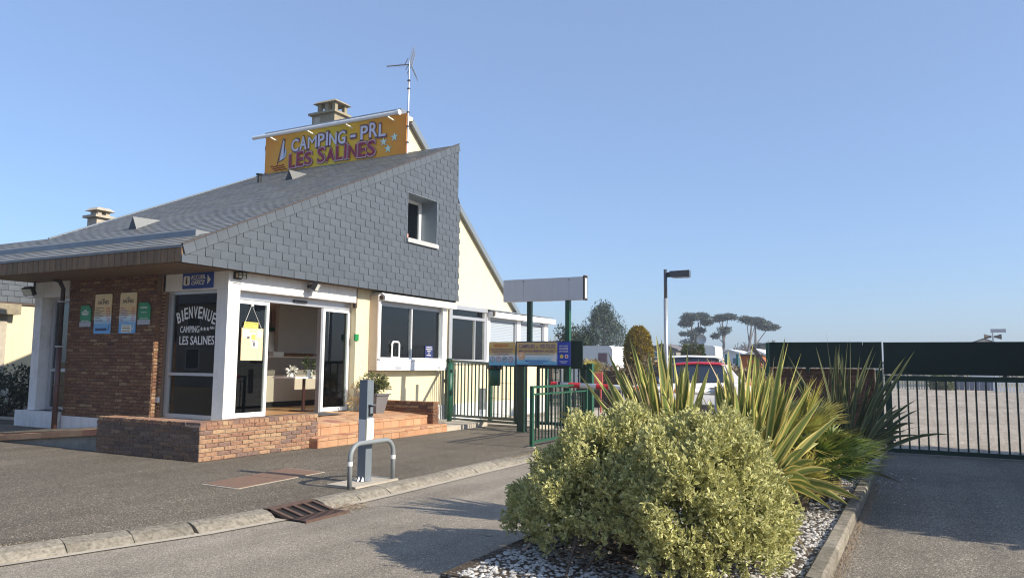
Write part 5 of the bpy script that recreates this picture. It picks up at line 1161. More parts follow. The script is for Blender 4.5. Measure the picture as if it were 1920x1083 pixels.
# ------------------------------------------------------------------ the big variegated shrub
sh = thing('variegated_shrub', 'rounded cream and green variegated shrub filling the front of the bed', 'shrub', (-1.9, 5.7, .06))
lobes = [(PY(1160, 965, 5.85), (.64, .80, .77)), (PY(1312, 980, 5.65), (.57, .78, .74)), (PY(1065, 990, 6.0), (.50, .55, .50)), (PY(1362, 1045, 5.5), (.38, .50, .46)), (PY(1250, 1000, 6.3), (.75, .6, .58)), (PY(1245, 1030, 5.5), (.55, .5, .48))]
lob = [(np.array(c), np.array(r)) for c, r in lobes]
def lob_pts(n, k0, k1):
    out = []
    while len(out) < n:
        c, r = lob[int(RNG.choice(len(lob), p=[.28, .27, .14, .08, .13, .10]))]; d = unit(RNG.normal(size=(1, 3)))[0]
        q = RNG.uniform(k0, k1); bumpy = 1+.07*math.sin(d[0]*9+c[0]*5)*math.sin(d[1]*8)+.05*math.sin(d[2]*13+d[0]*7); p = c+d*r*q*bumpy
        if p[2] < .16: continue
        if math.sin(p[0]*8.3+1)*math.sin(p[1]*9.1)*math.sin(p[2]*10.7+2) > .33 and RNG.random() < .8: continue
        if RNG.random() < .02: p = p+d*RNG.uniform(.03, .11)
        if any((((p-c2)/r2)**2).sum() < .80*k0 for c2, r2 in lob if c2 is not c): continue
        # hollow low on the road side, where the twigs show
        h = (p-np.array(PY(1138, 1052, 5.25)))/np.array([.40, .42, .24])
        if (h*h).sum() < 1 and RNG.random() < .95: continue
        if p[2] < .30 and RNG.random() < .6: continue
        out.append((p, d))
    return np.array([o[0] for o in out]), np.array([o[1] for o in out])
P, Dn = lob_pts(7200, .92, 1.06); axis = unit(Dn*.9+np.array([0, 0, .65])+RNG.normal(size=P.shape)*.35)
k = 9; PP = np.repeat(P, k, 0); AX = np.repeat(axis, k, 0); rnd = unit(np.cross(AX, RNG.normal(size=AX.shape))); along = np.tile(np.linspace(0, 1, k), len(P))
DD = unit(rnd*(1.05-.45*along)[:, None]+AX*(.25+.8*along)[:, None]); PP = PP+AX*((along-.6)*.075)[:, None]
V, F, e = folded_leaves(PP, DD, RNG.uniform(.025, .044, len(PP)), RNG.uniform(.013, .022, len(PP)), .22, .28); np_obj('foliage', V, F, L_PITT, sh, e, 'stuff')
P, Dn = lob_pts(4200, .62, .88); PP = np.repeat(P, 7, 0); DD = unit(RNG.normal(size=PP.shape)+np.repeat(Dn, 7, 0)*.5); V, F, e = folded_leaves(PP, DD, RNG.uniform(.03, .05, len(PP)), RNG.uniform(.016, .026, len(PP))); np_obj('inner_foliage', V, F, L_PITT, sh, e*.55, 'stuff')
mb = MB(); root = PZ(1210, 1075, .06)
for i in range(70):
    p, d = lob_pts(1, .75, .95); p = Vector(p[0]); b = Vector((-1.75+random.gauss(0, .25), 5.65+random.gauss(0, .3), .05)); mid = b.lerp(p, .5)+Vector((random.gauss(0, .09), random.gauss(0, .09), -.06)); mb.tube([b, mid, p], [.011, .007, .003], 5, False)
mb.build('branch', BARK, sh, kind='stuff')
mb = MB()
for i in range(260):
    c = Vector(PY(1130, 1045, 5.3))+Vector((random.gauss(0, .32), random.gauss(0, .16), random.uniform(-.24, .10))); d = Vector((random.gauss(0, 1), random.gauss(0, 1), random.uniform(-.3, .9))).normalized()*random.uniform(.08, .22); mb.tube([c, c+d*.5+Vector((0, 0, random.gauss(0, .02))), c+d], [.0035, .003, .0015], 4, False)
mb.build('bare_twig', M('grey_twig', (.16, .125, .095), .95), sh, kind='stuff')

# ------------------------------------------------------------------ sword-leaved flax plants
def sword(par, base, tip, sag, W, mat, roll=0.0, fold=.35, n=9):
    b, t = Vector(base), Vector(tip); c = b.lerp(t, .5)+Vector((0, 0, sag)); mb = MB(); mb.c = []
    prev = None
    for i in range(n+1):
        s = i/n; p = b*(1-s)**2+c*(2*s*(1-s))+t*s*s; tg = ((c-b)*(1-s)+(t-c)*s).normalized()
        fa = math.pi/2+YAW+(roll/6.283-.5)*2.6; sd = tg.cross(Vector((math.cos(fa), math.sin(fa), .15)))
        if sd.length < .05: sd = tg.cross(X_)
        sd.normalize(); nn = sd.cross(tg)
        if nn.z < 0: nn = -nn
        w_ = W*(.55+.45*min(1, s/.35))*(1 if s < .5 else max(0, 1-((s-.5)/.5)**1.7)); w_ = max(w_, .0015)
        for j, q in enumerate((-1, -.62, 0, .62, 1)): mb.v.append(tuple(p+sd*(q*w_/2)+nn*(abs(q)*w_*fold*.5))); mb.c.append((1, .62, 0, .62, 1)[j])
        if i:
            k_ = (i-1)*5
            for j in range(4): mb.f.append((k_+j, k_+j+1, k_+j+6, k_+j+5)); mb.mi.append(0)
    return mb.build('leaf', mat, par, True)
f1 = thing('striped_flax', 'large yellow striped flax with sword leaves rising behind the variegated shrub', 'plant', (-2.4, 7.3, .06))
tipsA = [(1105, 690, 7.0), (1180, 632, 7.3), (1140, 660, 7.6), (1218, 690, 7.0), (1230, 628, 7.4), (1240, 636, 7.7), (1198, 705, 6.9), (1290, 652, 7.5), (1252, 690, 7.2), (1270, 700, 7.9), (1150, 720, 6.9), (1300, 700, 7.1), (1262, 660, 7.9), (1120, 745, 7.0), (1215, 655, 7.8), (1330, 690, 7.5), (1165, 690, 7.7), (1290, 740, 7.0), (1180, 745, 7.0), (1240, 720, 7.0), (1315, 735, 7.4), (1205, 730, 7.6), (1275, 735, 7.0), (1085, 700, 7.2), (1128, 690, 7.4), (1192, 660, 7.1), (1258, 640, 7.6), (1310, 672, 7.2), (1160, 745, 7.3), (1225, 745, 7.2), (1255, 760, 6.9)]
for i, (x, y, Y) in enumerate(tipsA):
    t = PY(x, y, Y); b = PY(1252+(x-1215)*.30+random.uniform(-16, 16), 880, 7.3+random.uniform(-.15, .15)); sword(f1, b, t, random.uniform(.03, .10), random.uniform(.07, .105), L_PHORM, random.uniform(0, 6.28))
for i in range(40):
    a = random.gauss(0, .55); x = 1222+a*120; sword(f1, PY(1252+a*30, 880, 7.3+random.uniform(-.2, .2)), PY(x, 648+70*abs(a)+random.uniform(0, 75), 7.3+random.uniform(-.35, .5)), random.uniform(.03, .10), random.uniform(.05, .09), L_PHORM, random.uniform(0, 6.28))
for x, y, Y in ((1047, 772, 7.0), (1042, 783, 6.9), (1060, 768, 7.1), (1075, 782, 6.9), (1062, 790, 6.95)): sword(f1, PY(1160, 835, 7.0), PY(x, y, Y), .06, .075, L_PHORM, random.uniform(0, 6.28))
for (x, y, Y) in ((1170, 665, 7.3), (1096, 720, 7.1), (1208, 720, 6.9), (1192, 700, 7.2), (1268, 715, 7.0)): sword(f1, PY(1240, 860, 7.3), PY(x, y, Y), .03, .03, L_DRY, random.uniform(0, 6.28))
f2 = thing('striped_flax', 'broad striped flax leaning right over the bed kerb beside the fan palms', 'plant', (-1.5, 7.5, .06))
tipsB = [(1472, 632, 7.3), (1478, 640, 7.5), (1412, 642, 7.2), (1395, 690, 7.0), (1428, 690, 7.6), (1448, 700, 7.0), (1502, 662, 7.8), (1532, 706, 7.2), (1504, 705, 7.6), (1490, 760, 6.8), (1355, 682, 7.3), (1375, 700, 7.6), (1545, 742, 7.4), (1520, 770, 7.0), (1340, 720, 7.0), (1365, 655, 7.8), (1445, 745, 6.9), (1400, 740, 6.8), (1425, 770, 6.8), (1380, 755, 7.0), (1465, 690, 7.9), (1355, 745, 6.9), (1330, 745, 7.2), (1388, 668, 7.4), (1440, 672, 7.1), (1345, 700, 7.5), (1415, 712, 7.3), (1482, 720, 7.2), (1460, 740, 7.4)]
for i, (x, y, Y) in enumerate(tipsB):
    t = PY(x, y, Y); b = PY(1405+(x-1430)*.30+random.uniform(-16, 16), 905, 7.3+random.uniform(-.15, .15)); sword(f2, b, t, random.uniform(.02, .10), random.uniform(.062, .10), L_PHORM, random.uniform(0, 6.28))
for i in range(46):
    a = random.gauss(.1, .6); x = 1420+a*110; sword(f2, PY(1410+a*30, 905, 7.3+random.uniform(-.2, .2)), PY(x, 660+60*abs(a)+random.uniform(0, 85), 7.3+random.uniform(-.35, .6)), random.uniform(.03, .12), random.uniform(.05, .09), L_PHORM, random.uniform(0, 6.28))
tipsC = [(1617, 938, 7.3), (1560, 955, 7.0), (1590, 945, 7.5), (1515, 985, 6.7), (1560, 880, 7.5), (1535, 830, 7.6), (1505, 840, 7.3), (1545, 800, 7.8), (1580, 915, 7.8), (1490, 930, 6.9), (1520, 905, 7.1), (1480, 955, 6.8), (1530, 865, 7.2), (1510, 880, 6.9), (1545, 925, 7.1)]
for (x, y, Y) in tipsC: sword(f2, PY(1455+random.uniform(-12, 12), 905, 7.3+random.uniform(-.1, .1)), PY(x, y, Y), random.uniform(.06, .14), random.uniform(.055, .085), L_PHORM, random.uniform(0, 6.28))
for (x, y, Y) in ((1325, 670, 7.4), (1350, 660, 7.2), (1385, 655, 7.5), (1518, 1048, 6.4), (1400, 668, 7.9), (1452, 668, 7.6), (1505, 690, 7.4)): sword(f2, PY(1430, 890, 7.2), PY(x, y, Y), .05, .032, L_DRY, random.uniform(0, 6.28))
f3 = thing('dark_flax', 'dark narrow leaved flax standing in shade before the brick pier', 'plant', (-1.1, 11.8, .06))
for i in range(115):
    a = random.uniform(-1.4, 1.2); ln_ = random.uniform(1.0, 1.75)*(1 if a < .5 else .72); b = Vector((-1.05+random.gauss(0, .10), 11.7+random.gauss(0, .12), .06)); el = math.cos(a)
    t = b+cR*math.sin(a)*ln_*.95+Vector((random.gauss(0, .2), random.gauss(-.1, .25), ln_*el*1.05)); sword(f3, b, t, .12+.22*abs(math.sin(a)), random.uniform(.04, .068), L_PHORM_D, random.uniform(0, 6.28), n=7)
for (x, y, Y) in ((1549, 622, 11.6), (1594, 628, 11.8), (1633, 657, 11.7), (1705, 792, 10.8), (1570, 660, 11.9), (1690, 905, 10.4), (1660, 880, 10.6), (1675, 715, 11.9), (1530, 650, 11.5), (1612, 668, 11.6)): sword(f3, (-1.05+random.gauss(0, .08), 11.7, .06), PY(x, y, Y), .14, .045, L_PHORM_D, random.uniform(0, 6.28))
# fan palms between them
def fan(par, hub, d, r, mat, spread=2.3, n=20):
    d = Vector(d).normalized(); s = d.cross(Z_ if abs(d.z) < .9 else X_).normalized(); nn = s.cross(d); hub = Vector(hub); mb = MB(); mb.c = []
    for i in range(n):
        a = (i/(n-1)-.5)*spread; q = (d*math.cos(a)+s*math.sin(a)).normalized(); l = r*(1-.22*abs(a)/1.2)*random.uniform(.9, 1.05); w_ = r*.055; sd = q.cross(nn).normalized()*w_/2; tip = hub+q*l-Z_*l*random.uniform(.05, .22)
        k_ = len(mb.v); mb.v += [tuple(hub+q*l*.08), tuple(hub+q*l*.45+sd+nn*.012), tuple(hub+q*l*.45-sd+nn*.012), tuple(tip)]; mb.f.append((k_, k_+1, k_+3, k_+2)); mb.mi.append(0); mb.c += [0, .3, .3, 1]
    return mb.build('frond', mat, par)
def fanpalm(x, y, n, r, hgt, mat, lab, spread=.5):
    t = thing('fan_palm', lab, 'palm', (x, y, .06), 'fan palms in the bed')
    mb = MB(); mb.cyl(x, y, .05, .05+hgt*.35, .09, 8, .07); mb.build('trunk', BARK, t)
    st = MB()
    for i in range(n):
        a = i*2.4+random.uniform(-.3, .3); e = random.uniform(.05, 1.35); d = Vector((math.cos(a)*math.cos(e), math.sin(a)*math.cos(e), math.sin(e))); b = Vector((x, y, .05+hgt*.33)); h = b+d*random.uniform(.25, .5)*hgt; st.tube([b, h], [.009, .006], 5); fan(t, h, d+Vector((0, 0, .12)), r*random.uniform(.8, 1.1), mat)
    st.build('stalk', M('palm_stalk', (.12, .12, .03), .6), t); return t
for px, py, Y, n, r_, h_, mt, lab in ((1478, 770, 9.3, 26, .58, 1.25, L_PALM, 'tall yellowish fan palm between the striped and the dark flax'), (1535, 850, 9.0, 24, .50, .70, L_PALMB, 'low deep green fan palm leaning over the bed kerb'),
    (1500, 890, 8.3, 20, .44, .45, L_PALM, 'low yellowish fan palm at the foot of the broad flax'), (1440, 760, 10.4, 18, .5, 1.2, L_PALM, 'yellowish fan palm at the back of the bed behind the flax'), (1560, 790, 10.0, 20, .48, .95, L_PALMB, 'green fan palm half shaded by the dark flax')):
    q = PY(px, py, Y); fanpalm(q.x, Y, n, r_, h_, mt, lab)

# ------------------------------------------------------------------ trees, hedges, plants of the surroundings
def hedge(name, x0, x1, y0, y1, z0, z1, n, l, w, mat, lab, cat='hedge', bump=.12):
    t = thing(name, lab, cat, ((x0+x1)/2, (y0+y1)/2, z0)); P = RNG.uniform(0, 1, (n, 3)); f = RNG.integers(0, 5, n); P[f == 0, 0] = 0; P[f == 1, 0] = 1; P[f == 2, 1] = 0; P[f == 3, 1] = 1; P[f == 4, 2] = 1
    P = P*np.array([x1-x0, y1-y0, z1-z0])+np.array([x0, y0, z0]); P += RNG.normal(size=P.shape)*bump*.5+bump*np.sin(P[:, [1, 2, 0]]*2.7); D = unit(RNG.normal(size=P.shape)+np.array([0, 0, .3])); V, F, e = quad_leaves(P, D, l*RNG.uniform(.6, 1.3, n), w*RNG.uniform(.6, 1.3, n)); np_obj('foliage', V, F, mat, t, e)
    mb = MB(); m_ = .14; mb.box(x0+m_, x1-m_, y0+m_, y1-m_, z0, z1-m_); mb.build('stem_mass', BARK, t); return t
# tall evergreens right of the drive: they shade the gate and the drive
for i, (xa, xb, col, lab) in enumerate(((-44, -25, (.50, .44, .36), 'unseen beige house added behind the viewer to block low sky light, furthest from the drive'), (-23.5, -7, (.44, .42, .40), 'unseen grey house added behind the viewer to block low sky light, opposite the entrance'), (-5.5, 9, (.52, .47, .40), 'unseen sand coloured house added behind the viewer to block low sky light, opposite the drive'))):  # unseen houses added to cut low sky fill and show in the windows
    t = thing('added_house', lab, 'house', ((xa+xb)/2, -14, -.1), 'unseen houses added to block low sky light'); B('wall', M('added_house_wall_%s' % 'abc'[i], col, .9), t, (xa, xb, -22, -14, -.15, 5.2)); mb = MB(); mb.prism([(xa-.4, -13.4, 5.1), (xa-.4, -18, 9.2), (xa-.4, -22.6, 5.1)], (xb-xa+.8, 0, 0)); mb.build('roof', SLATE, t)
    for k_ in range(4):
        x = xa+2+k_*(xb-xa-3)/4
        for z in (.9, 3.2): f_ = B('window', PVC, t, (x, x+1.3, -14+.005, -13.95, z, z+1.4)); B('pane', M('dark_window_pane', (.03, .035, .04), .1), f_, (x+.1, x+1.2, -13.949, -13.94, z+.1, z+1.3))
hedge('evergreen_hedge', 3.7, 5.3, 11.2, 16.6, -.1, 4.05, 7000, .28, .10, L_DARK, 'tall dark evergreen hedge along the right side of the drive, by the gate', bump=.2)
hedge('evergreen_hedge', 3.7, 5.2, 8.3, 11.1, -.1, 2.95, 4500, .28, .10, L_DARK, 'lower dark evergreen hedge along the right side of the drive, nearer the road', bump=.2)

def pine(x, y, h, r, lab, n=230, trunk=.25, dense=16, mat=None):
    t = thing('pine_tree', lab, 'tree', (x, y, -.1)); mb = MB(); mb.tube([(x, y, -.2), (x+.1, y, h*.5), (x, y, h*.95)], [trunk, trunk*.6, .03], 8); mb.build('trunk', BARK, t)
    C = []; br_ = MB()
    for i in range(n):
        s = random.random()**.8; z = h*(.12+.86*s); rr = r*(1.02-s)**.62*random.uniform(.35, 1.05); a = random.uniform(0, 6.28); C.append((x+rr*math.cos(a), y+rr*math.sin(a), z+rr*.10+random.gauss(0, .15)))
        if i % 4 == 0: br_.tube([(x, y, z-rr*.25), C[-1]], [.05, .015], 4, False)
    br_.build('branch', BARK, t, kind='stuff'); clump_crown('crown', C, RNG.uniform(.28, .6, len(C))*r/3.0, dense*2, .24*r/3, .075*r/3, mat or L_PINE, t, .35); return t
c = PY(1131, 690, 75); pine(c.x, c.y, PY(1131, 574, 75).z, 3.5, 'broad grey green pine behind the white caravan', 300, .25, 20)
c = PY(1164, 690, 78); t = thing('bare_tree', 'thin bare tree at the right foot of the broad pine', 'tree', (c.x, c.y, 0))
def bare(t, x, y, h, n, r0, sp=.5):
    mb = MB()
    def grow(p, d, l, r_, k_):
        q = p+d*l; mb.tube([p, q], [r_, r_*.65], 4, False)
        if k_ == 0: return
        for _ in range(3 if k_ > 1 else 4): grow(p+d*l*random.uniform(.55, 1), (d+Vector((random.gauss(0, sp), random.gauss(0, sp), random.gauss(.05, sp*.6)))).normalized(), l*random.uniform(.55, .8), r_*.6, k_-1)
    grow(Vector((x, y, -.2)), Vector((0, 0, 1)), h*.34, r0, n); mb.build('trunk', BARK_F, t)
bare(t, c.x, c.y, 5, 4, .09)
for i, (px, py, w_, Y) in enumerate(((1060, 612, 26, 44), (1085, 622, 20, 46), (1100, 618, 16, 50))):
    c = PY(px, 690, Y); h = PY(px, py, Y).z; t = thing('dark_evergreen', ('spreading dark evergreen just right of the porch', 'lower dark evergreen between the two sign posts', 'dark evergreen right of the second sign post')[i], 'tree', (c.x, c.y, 0)); rr = w_*Y*1.08/FPX
    C = [(c.x+random.gauss(0, .5)*rr, c.y+random.gauss(0, .5)*rr, random.uniform(.2, 1)**.7*h*(1-.25*random.random())) for _ in range(60)]; clump_crown('crown', C, .32*rr+.1, 70, .20, .07, L_DARK, t, .5); mb = MB(); mb.cyl(c.x, c.y, -.2, h*.7, .12, 6, .05); mb.build('trunk', BARK, t)
t = thing('dead_agave', 'dry straw coloured spiky plant beside the porch corner', 'plant', (PY(1032, 660, 30).x, 30, 0)); mb = MB()
for i in range(22): a = PY(1032, 650, 30); d = Vector((random.uniform(-.3, 1), random.gauss(0, .5), random.uniform(-.1, .5))).normalized(); mb.tube([a, a+d*random.uniform(.3, .7)], [.03, .005], 4)
mb.build('dry_leaf', L_DRY, t); mb = MB(); a = PY(1032, 650, 30); mb.cyl(a.x, a.y, -.1, a.z, .14, 7); mb.build('trunk', BARK, t)
# golden clipped conifer
def egg(name, px, ytop, ybot, wpx, Y, mat, lab, n=2600, shape=1.0, l=.13):
    c = PY(px, ybot, Y); zt_ = PY(px, ytop, Y).z; r_ = wpx*Y/FPX*1.02; zb_ = max(-.05, c.z); t = thing(name, lab, 'shrub', (c.x, Y, -.05)); a = RNG.uniform(0, 6.28, n); s = RNG.uniform(0, 1, n); prof = np.where(s < .35, .8+.2*s/.35, np.sqrt(np.maximum(0, 1-((s-.35)/.65)**2*shape)))
    rr = r_*prof*RNG.uniform(.86, 1.04, n)*(1+.05*np.sin(a*5+s*14)); P = np.stack([c.x+rr*np.cos(a), Y+rr*np.sin(a), zb_+(zt_-zb_)*s], 1); D = unit(np.stack([np.cos(a), np.sin(a), np.full(n, .8)], 1)+RNG.normal(size=P.shape)*.4); V, F, e = quad_leaves(P, D, l*RNG.uniform(.6, 1.4, n), .05*RNG.uniform(.6, 1.4, n)*l/.13); np_obj('foliage', V, F, mat, t, e)
    mb = MB(); mb.tube([(c.x, Y, -.1), (c.x, Y, zb_), (c.x, Y, zb_+(zt_-zb_)*.35), (c.x, Y, zb_+(zt_-zb_)*.75), (c.x, Y, zt_-.1)], [.1, r_*.7, r_*.84, r_*.62, .05], 10); mb.build('stem_mass', BARK, t); return t
egg('golden_conifer', 1197, 614, 700, 25, 30, L_GOLD, 'egg shaped golden conifer beside the white caravan', 5200)
egg('clipped_shrub', 1300, 647, 690, 20, 36, L_GREEN, 'flat topped clipped green shrub in front of the white trailer', 3200, .45, .11)
hx = hedge('brown_hedge', PY(1100, 690, 27).x, PY(1450, 690, 27).x, 26.6, 27.4, -.1, 1.42, 6500, .16, .06, L_HEDGE, 'long brown clipped hedge behind the boom and the cars')
t = thing('young_palm', 'small yellow green palm right of the welcome banner', 'palm', (PY(1108, 690, 21).x, 21, -.05)); c = PY(1108, 700, 21)
for i in range(26): a = random.uniform(0, 6.28); e_ = random.uniform(.1, 1.4); d = Vector((math.cos(a)*math.cos(e_), math.sin(a)*math.cos(e_), math.sin(e_))); fan(t, c+d*.12, d, .42, L_PALM, 1.6, 12)
mb = MB(); mb.cyl(c.x, c.y, -.1, c.z, .08, 7); mb.build('trunk', BARK, t)
# umbrella pines far off
def umbrella(px, base, top, spread, Y, lab, lean=0, tiers=3, extra=()):
    b = PY(px, base, Y); tp = PY(px+lean, top, Y); k_ = Y*1.03/FPX; h = tp.z; t = thing('umbrella_pine', lab, 'tree', (b.x, Y, -.1), 'umbrella pines on the skyline'); X1 = cR
    mid = Vector((b.x, Y, -.2)).lerp(tp, .55)+X1*.25; mb = MB(); mb.tube([(b.x, Y, -.2), mid, tp-Vector((0, 0, 1.0))], [.26, .2, .1], 6); C = []; Rr = []
    def pad(cx, cz, wd, ht, n):
        for _ in range(n): u = random.uniform(-1, 1); C.append(tuple(Vector((b.x, Y, 0))+X1*(cx+u*wd)+Vector((0, random.gauss(0, wd*.4), cz+ht*(1-u*u)*random.uniform(-.3, .7))))); Rr.append(random.uniform(.35, .7))
    for (dx, dz, wd, ht, n) in spread: pad((dx+lean)*k_, h-dz*k_, wd*k_, ht*k_, n); mb.tube([mid, Vector((b.x, Y, 0))+X1*((dx+lean)*k_)+Vector((0, 0, h-dz*k_))], [.09, .04], 4, False)
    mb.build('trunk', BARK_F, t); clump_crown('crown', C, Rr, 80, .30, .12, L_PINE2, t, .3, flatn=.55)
umbrella(1296, 690, 591, [(0, 5, 12, 10, 26), (-10, 16, 9, 7, 16), (-4, 34, 13, 5, 12), (-4, 50, 14, 4, 12), (8, 40, 6, 4, 6)], 110, 'umbrella pine with tufts down its trunk, leftmost of the skyline pines')
umbrella(1309, 690, 591, [(6, 4, 11, 10, 24), (18, 14, 8, 7, 12), (2, 28, 8, 4, 8)], 113, 'slim umbrella pine close behind the leftmost skyline pine')
umbrella(1354, 690, 591, [(-4, 7, 9, 9, 20), (12, 4, 11, 8, 20), (6, 26, 10, 4, 8), (-8, 38, 6, 4, 6), (4, 30, 4, 3, 4)], 112, 'umbrella pine standing alone between the other skyline pines')
umbrella(1393, 690, 596, [(-8, 4, 11, 7, 16), (8, 8, 12, 6, 18)], 110, 'leaning umbrella pine left in the rightmost skyline pair', 16)
umbrella(1410, 690, 597, [(2, 6, 13, 9, 24), (24, 16, 15, 10, 26), (10, 50, 14, 5, 14), (28, 60, 12, 4, 10)], 114, 'wide umbrella pine at the right end of the skyline row', 6)
for i, (px, Y, h_, lab) in enumerate(((1270, 118, 5.5, 'bare grey tree just right of the lamp post on the skyline'), (1375, 116, 6.5, 'bare grey tree between the middle and right skyline pines'), (1335, 120, 5.8, 'bare grey tree left of the lone skyline pine'), (1398, 121, 6.5, 'bare grey tree behind the leaning skyline pine'), (1440, 118, 6.0, 'bare grey tree at the right end of the skyline pines'), (1425, 122, 5.2, 'low bare grey tree under the widest skyline pine'))):
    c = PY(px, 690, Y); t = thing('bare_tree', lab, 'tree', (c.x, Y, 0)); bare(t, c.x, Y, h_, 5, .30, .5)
t = thing('far_scrub', 'greyish brown scrub line along the far skyline', 'scrub', (-45, 125, 0)); C = [(random.uniform(-52, 12), random.uniform(122, 130), random.uniform(.2, 1.7)) for _ in range(220)]; o = clump_crown('foliage', C, .9, 26, .8, .25, leaf_mat('far_scrub_leaf', (.12, .115, .085), (.15, .15, .11), .3, .9, .1, .4), t); t['kind'] = 'stuff'
# ------------------------------------------------------------------ cars, caravans, far buildings
CARW = M('white_car_paint', (.78, .79, .80), .22, var=.02); CARR = M('red_car_roof', (.42, .02, .04), .25, var=.04); TYRE = M('tyre_rubber', (.02, .02, .02), .9); RIM = M('wheel_rim', (.35, .36, .37), .35, metal=.6); CGL = M('tinted_car_glass', (.02, .03, .05), .08, var=.02, spec=.8); TRIM = M('car_dark_trim', (.03, .03, .032), .6)
def car(name, lab, loc, rz, Lc, Hc, Wc, belt, roofmat, prof, win, lights=True):
    t = thing(name, lab, 'car', loc, None, rz, True); hw = Wc/2
    def loft(sections, mat, nm, smooth=True):
        n = len(sections[0]); mb = MB(); mb.add([p for s in sections for p in s], [(i*n+j, i*n+(j+1) % n, (i+1)*n+(j+1) % n, (i+1)*n+j) for i in range(len(sections)-1) for j in range(n)]+[tuple(range(n))[::-1], tuple(range((len(sections)-1)*n, len(sections)*n))]); return mb.build(nm, mat, t, smooth)
    # lower body: sections along x with rounded cross-section
    S = []
    for (x, zb_, zt_, k_) in prof:
        w_ = hw*k_; S.append([(x, -w_*.92, zb_), (x, -w_, zb_+.18), (x, -w_, zt_-.16), (x, -w_*.93, zt_-.03), (x, -w_*.82, zt_), (x, w_*.82, zt_), (x, w_*.93, zt_-.03), (x, w_, zt_-.16), (x, w_, zb_+.18), (x, w_*.92, zb_)])
    loft(S, CARW, 'body')
    # cabin: glass house then roof
    (xa, xb_, xc, xd) = win; G_ = [[(xa, -hw*.86, belt), (xa, hw*.86, belt)], [(xb_, -hw*.70, Hc-.06), (xb_, hw*.70, Hc-.06)], [(xc, -hw*.70, Hc-.05), (xc, hw*.70, Hc-.05)], [(xd, -hw*.84, belt), (xd, hw*.84, belt)]]
    mb = MB(); q = [G_[0][0], G_[3][0], G_[3][1], G_[0][1], G_[1][0], G_[2][0], G_[2][1], G_[1][1]]; mb.hexa(q); mb.build('window', CGL, t)
    R0 = []
    for (x, z, k_) in ((xb_-.10, Hc-.10, .70), (xb_+.15, Hc-.02, .73), ((xb_+xc)/2, Hc+.02, .74), (xc-.1, Hc-.0, .74), (xc+.22, Hc-.09, .70)): w_ = hw*k_; R0.append([(x, -w_*1.04, z-.07), (x, -w_*.92, z-.005), (x, 0, z+.015), (x, w_*.92, z-.005), (x, w_*1.04, z-.07)])
    loft(R0, roofmat, 'roof')
    mid = (xb_+xc)/2
    for sgn in (-1, 1):
        for (x0, x1) in ((mid-.05, mid+.05),): mb = MB(); mb.hexa([(x0, sgn*hw*.872, belt), (x1, sgn*hw*.872, belt), (x1, sgn*hw*.845, belt), (x0, sgn*hw*.845, belt), (x0, sgn*hw*.712, Hc-.05), (x1, sgn*hw*.712, Hc-.05), (x1, sgn*hw*.69, Hc-.05), (x0, sgn*hw*.69, Hc-.05)]); mb.build('pillar', TRIM, t)
        mb = MB(); mb.hexa([(xd-.30, sgn*hw*.875, belt-.01), (xd+.02, sgn*hw*.86, belt-.01), (xd+.02, sgn*hw*.80, belt-.01), (xd-.30, sgn*hw*.80, belt-.01), (xc-.04, sgn*hw*.73, Hc-.05), (xc+.16, sgn*hw*.72, Hc-.07), (xc+.16, sgn*hw*.66, Hc-.07), (xc-.04, sgn*hw*.66, Hc-.05)]); mb.build('rear_pillar', CARW, t)
        for x in (mid-.55, mid+.35): B('door_handle', TRIM, t, (x, x+.2, sgn*hw-.01, sgn*hw+.02, belt-.20, belt-.165))
        mb = MB(); mb.box(xa+.25, xa+.45, sgn*hw*.9, sgn*hw*.9+sgn*.18 if sgn > 0 else sgn*hw*.9, belt-.02, belt+.11) if sgn > 0 else mb.box(xa+.25, xa+.45, -hw*.9-.18, -hw*.9, belt-.02, belt+.11); mb.build('mirror', CARW, t)
        for x in (-Lc/2+.78, Lc/2-.74):
            w_ = MB(); w_.tube([(x, sgn*(hw-.22), .32), (x, sgn*(hw+.005), .32)], .32, 18); wo = w_.build('wheel', TYRE, t); r_ = MB(); r_.tube([(x, sgn*(hw+.006), .32), (x, sgn*(hw+.015), .32)], .21, 14); ro = r_.build('rim', RIM, wo)
            a_ = MB(); a_.tube([(x, sgn*(hw-.10), .34), (x, sgn*(hw+.003), .34)], .37, 18); a_.build('wheel_arch', TRIM, t)
        B('rear_light', RED, t, (Lc/2-.14, Lc/2-.02, sgn*hw*.62-.09, sgn*hw*.62+.14, belt-.22, belt+.02)); B('headlight', GREYPL, t, (-Lc/2+.02, -Lc/2+.2, sgn*hw*.6-.14, sgn*hw*.6+.14, .62, .76))
    B('lower_trim', TRIM, t, (-Lc/2+1.2, Lc/2-1.15, -hw-.012, hw+.012, .22, .36)); B('rear_bumper', TRIM, t, (Lc/2-.10, Lc/2+.02, -hw*.8, hw*.8, .30, .45)); B('number_plate', PAPER, t, (Lc/2+.005, Lc/2+.02, -.26, .26, .62, .73)); return t
prof = [(-2.02, .32, .62, .72), (-1.92, .22, .80, .90), (-1.5, .2, .92, .98), (-.95, .2, .99, 1.0), (.2, .2, 1.02, 1.0), (1.4, .2, 1.05, .99), (1.85, .22, 1.05, .95), (2.0, .30, .95, .86)]
c = PY(1283, 700, 24.5); car('parked_car', 'white hatchback with red roof parked beyond the flax leaves', (c.x, c.y, -.06), R(17), 4.04, 1.66, 1.78, 1.05, CARR, prof, (-1.05, -.35, 1.15, 1.75))
prof2 = [(-2.15, .32, .70, .74), (-2.05, .22, .90, .92), (-1.5, .2, 1.06, .98), (-.9, .2, 1.12, 1.0), (.2, .2, 1.16, 1.0), (1.6, .2, 1.18, .99), (2.05, .22, 1.18, .96), (2.15, .30, 1.0, .9)]
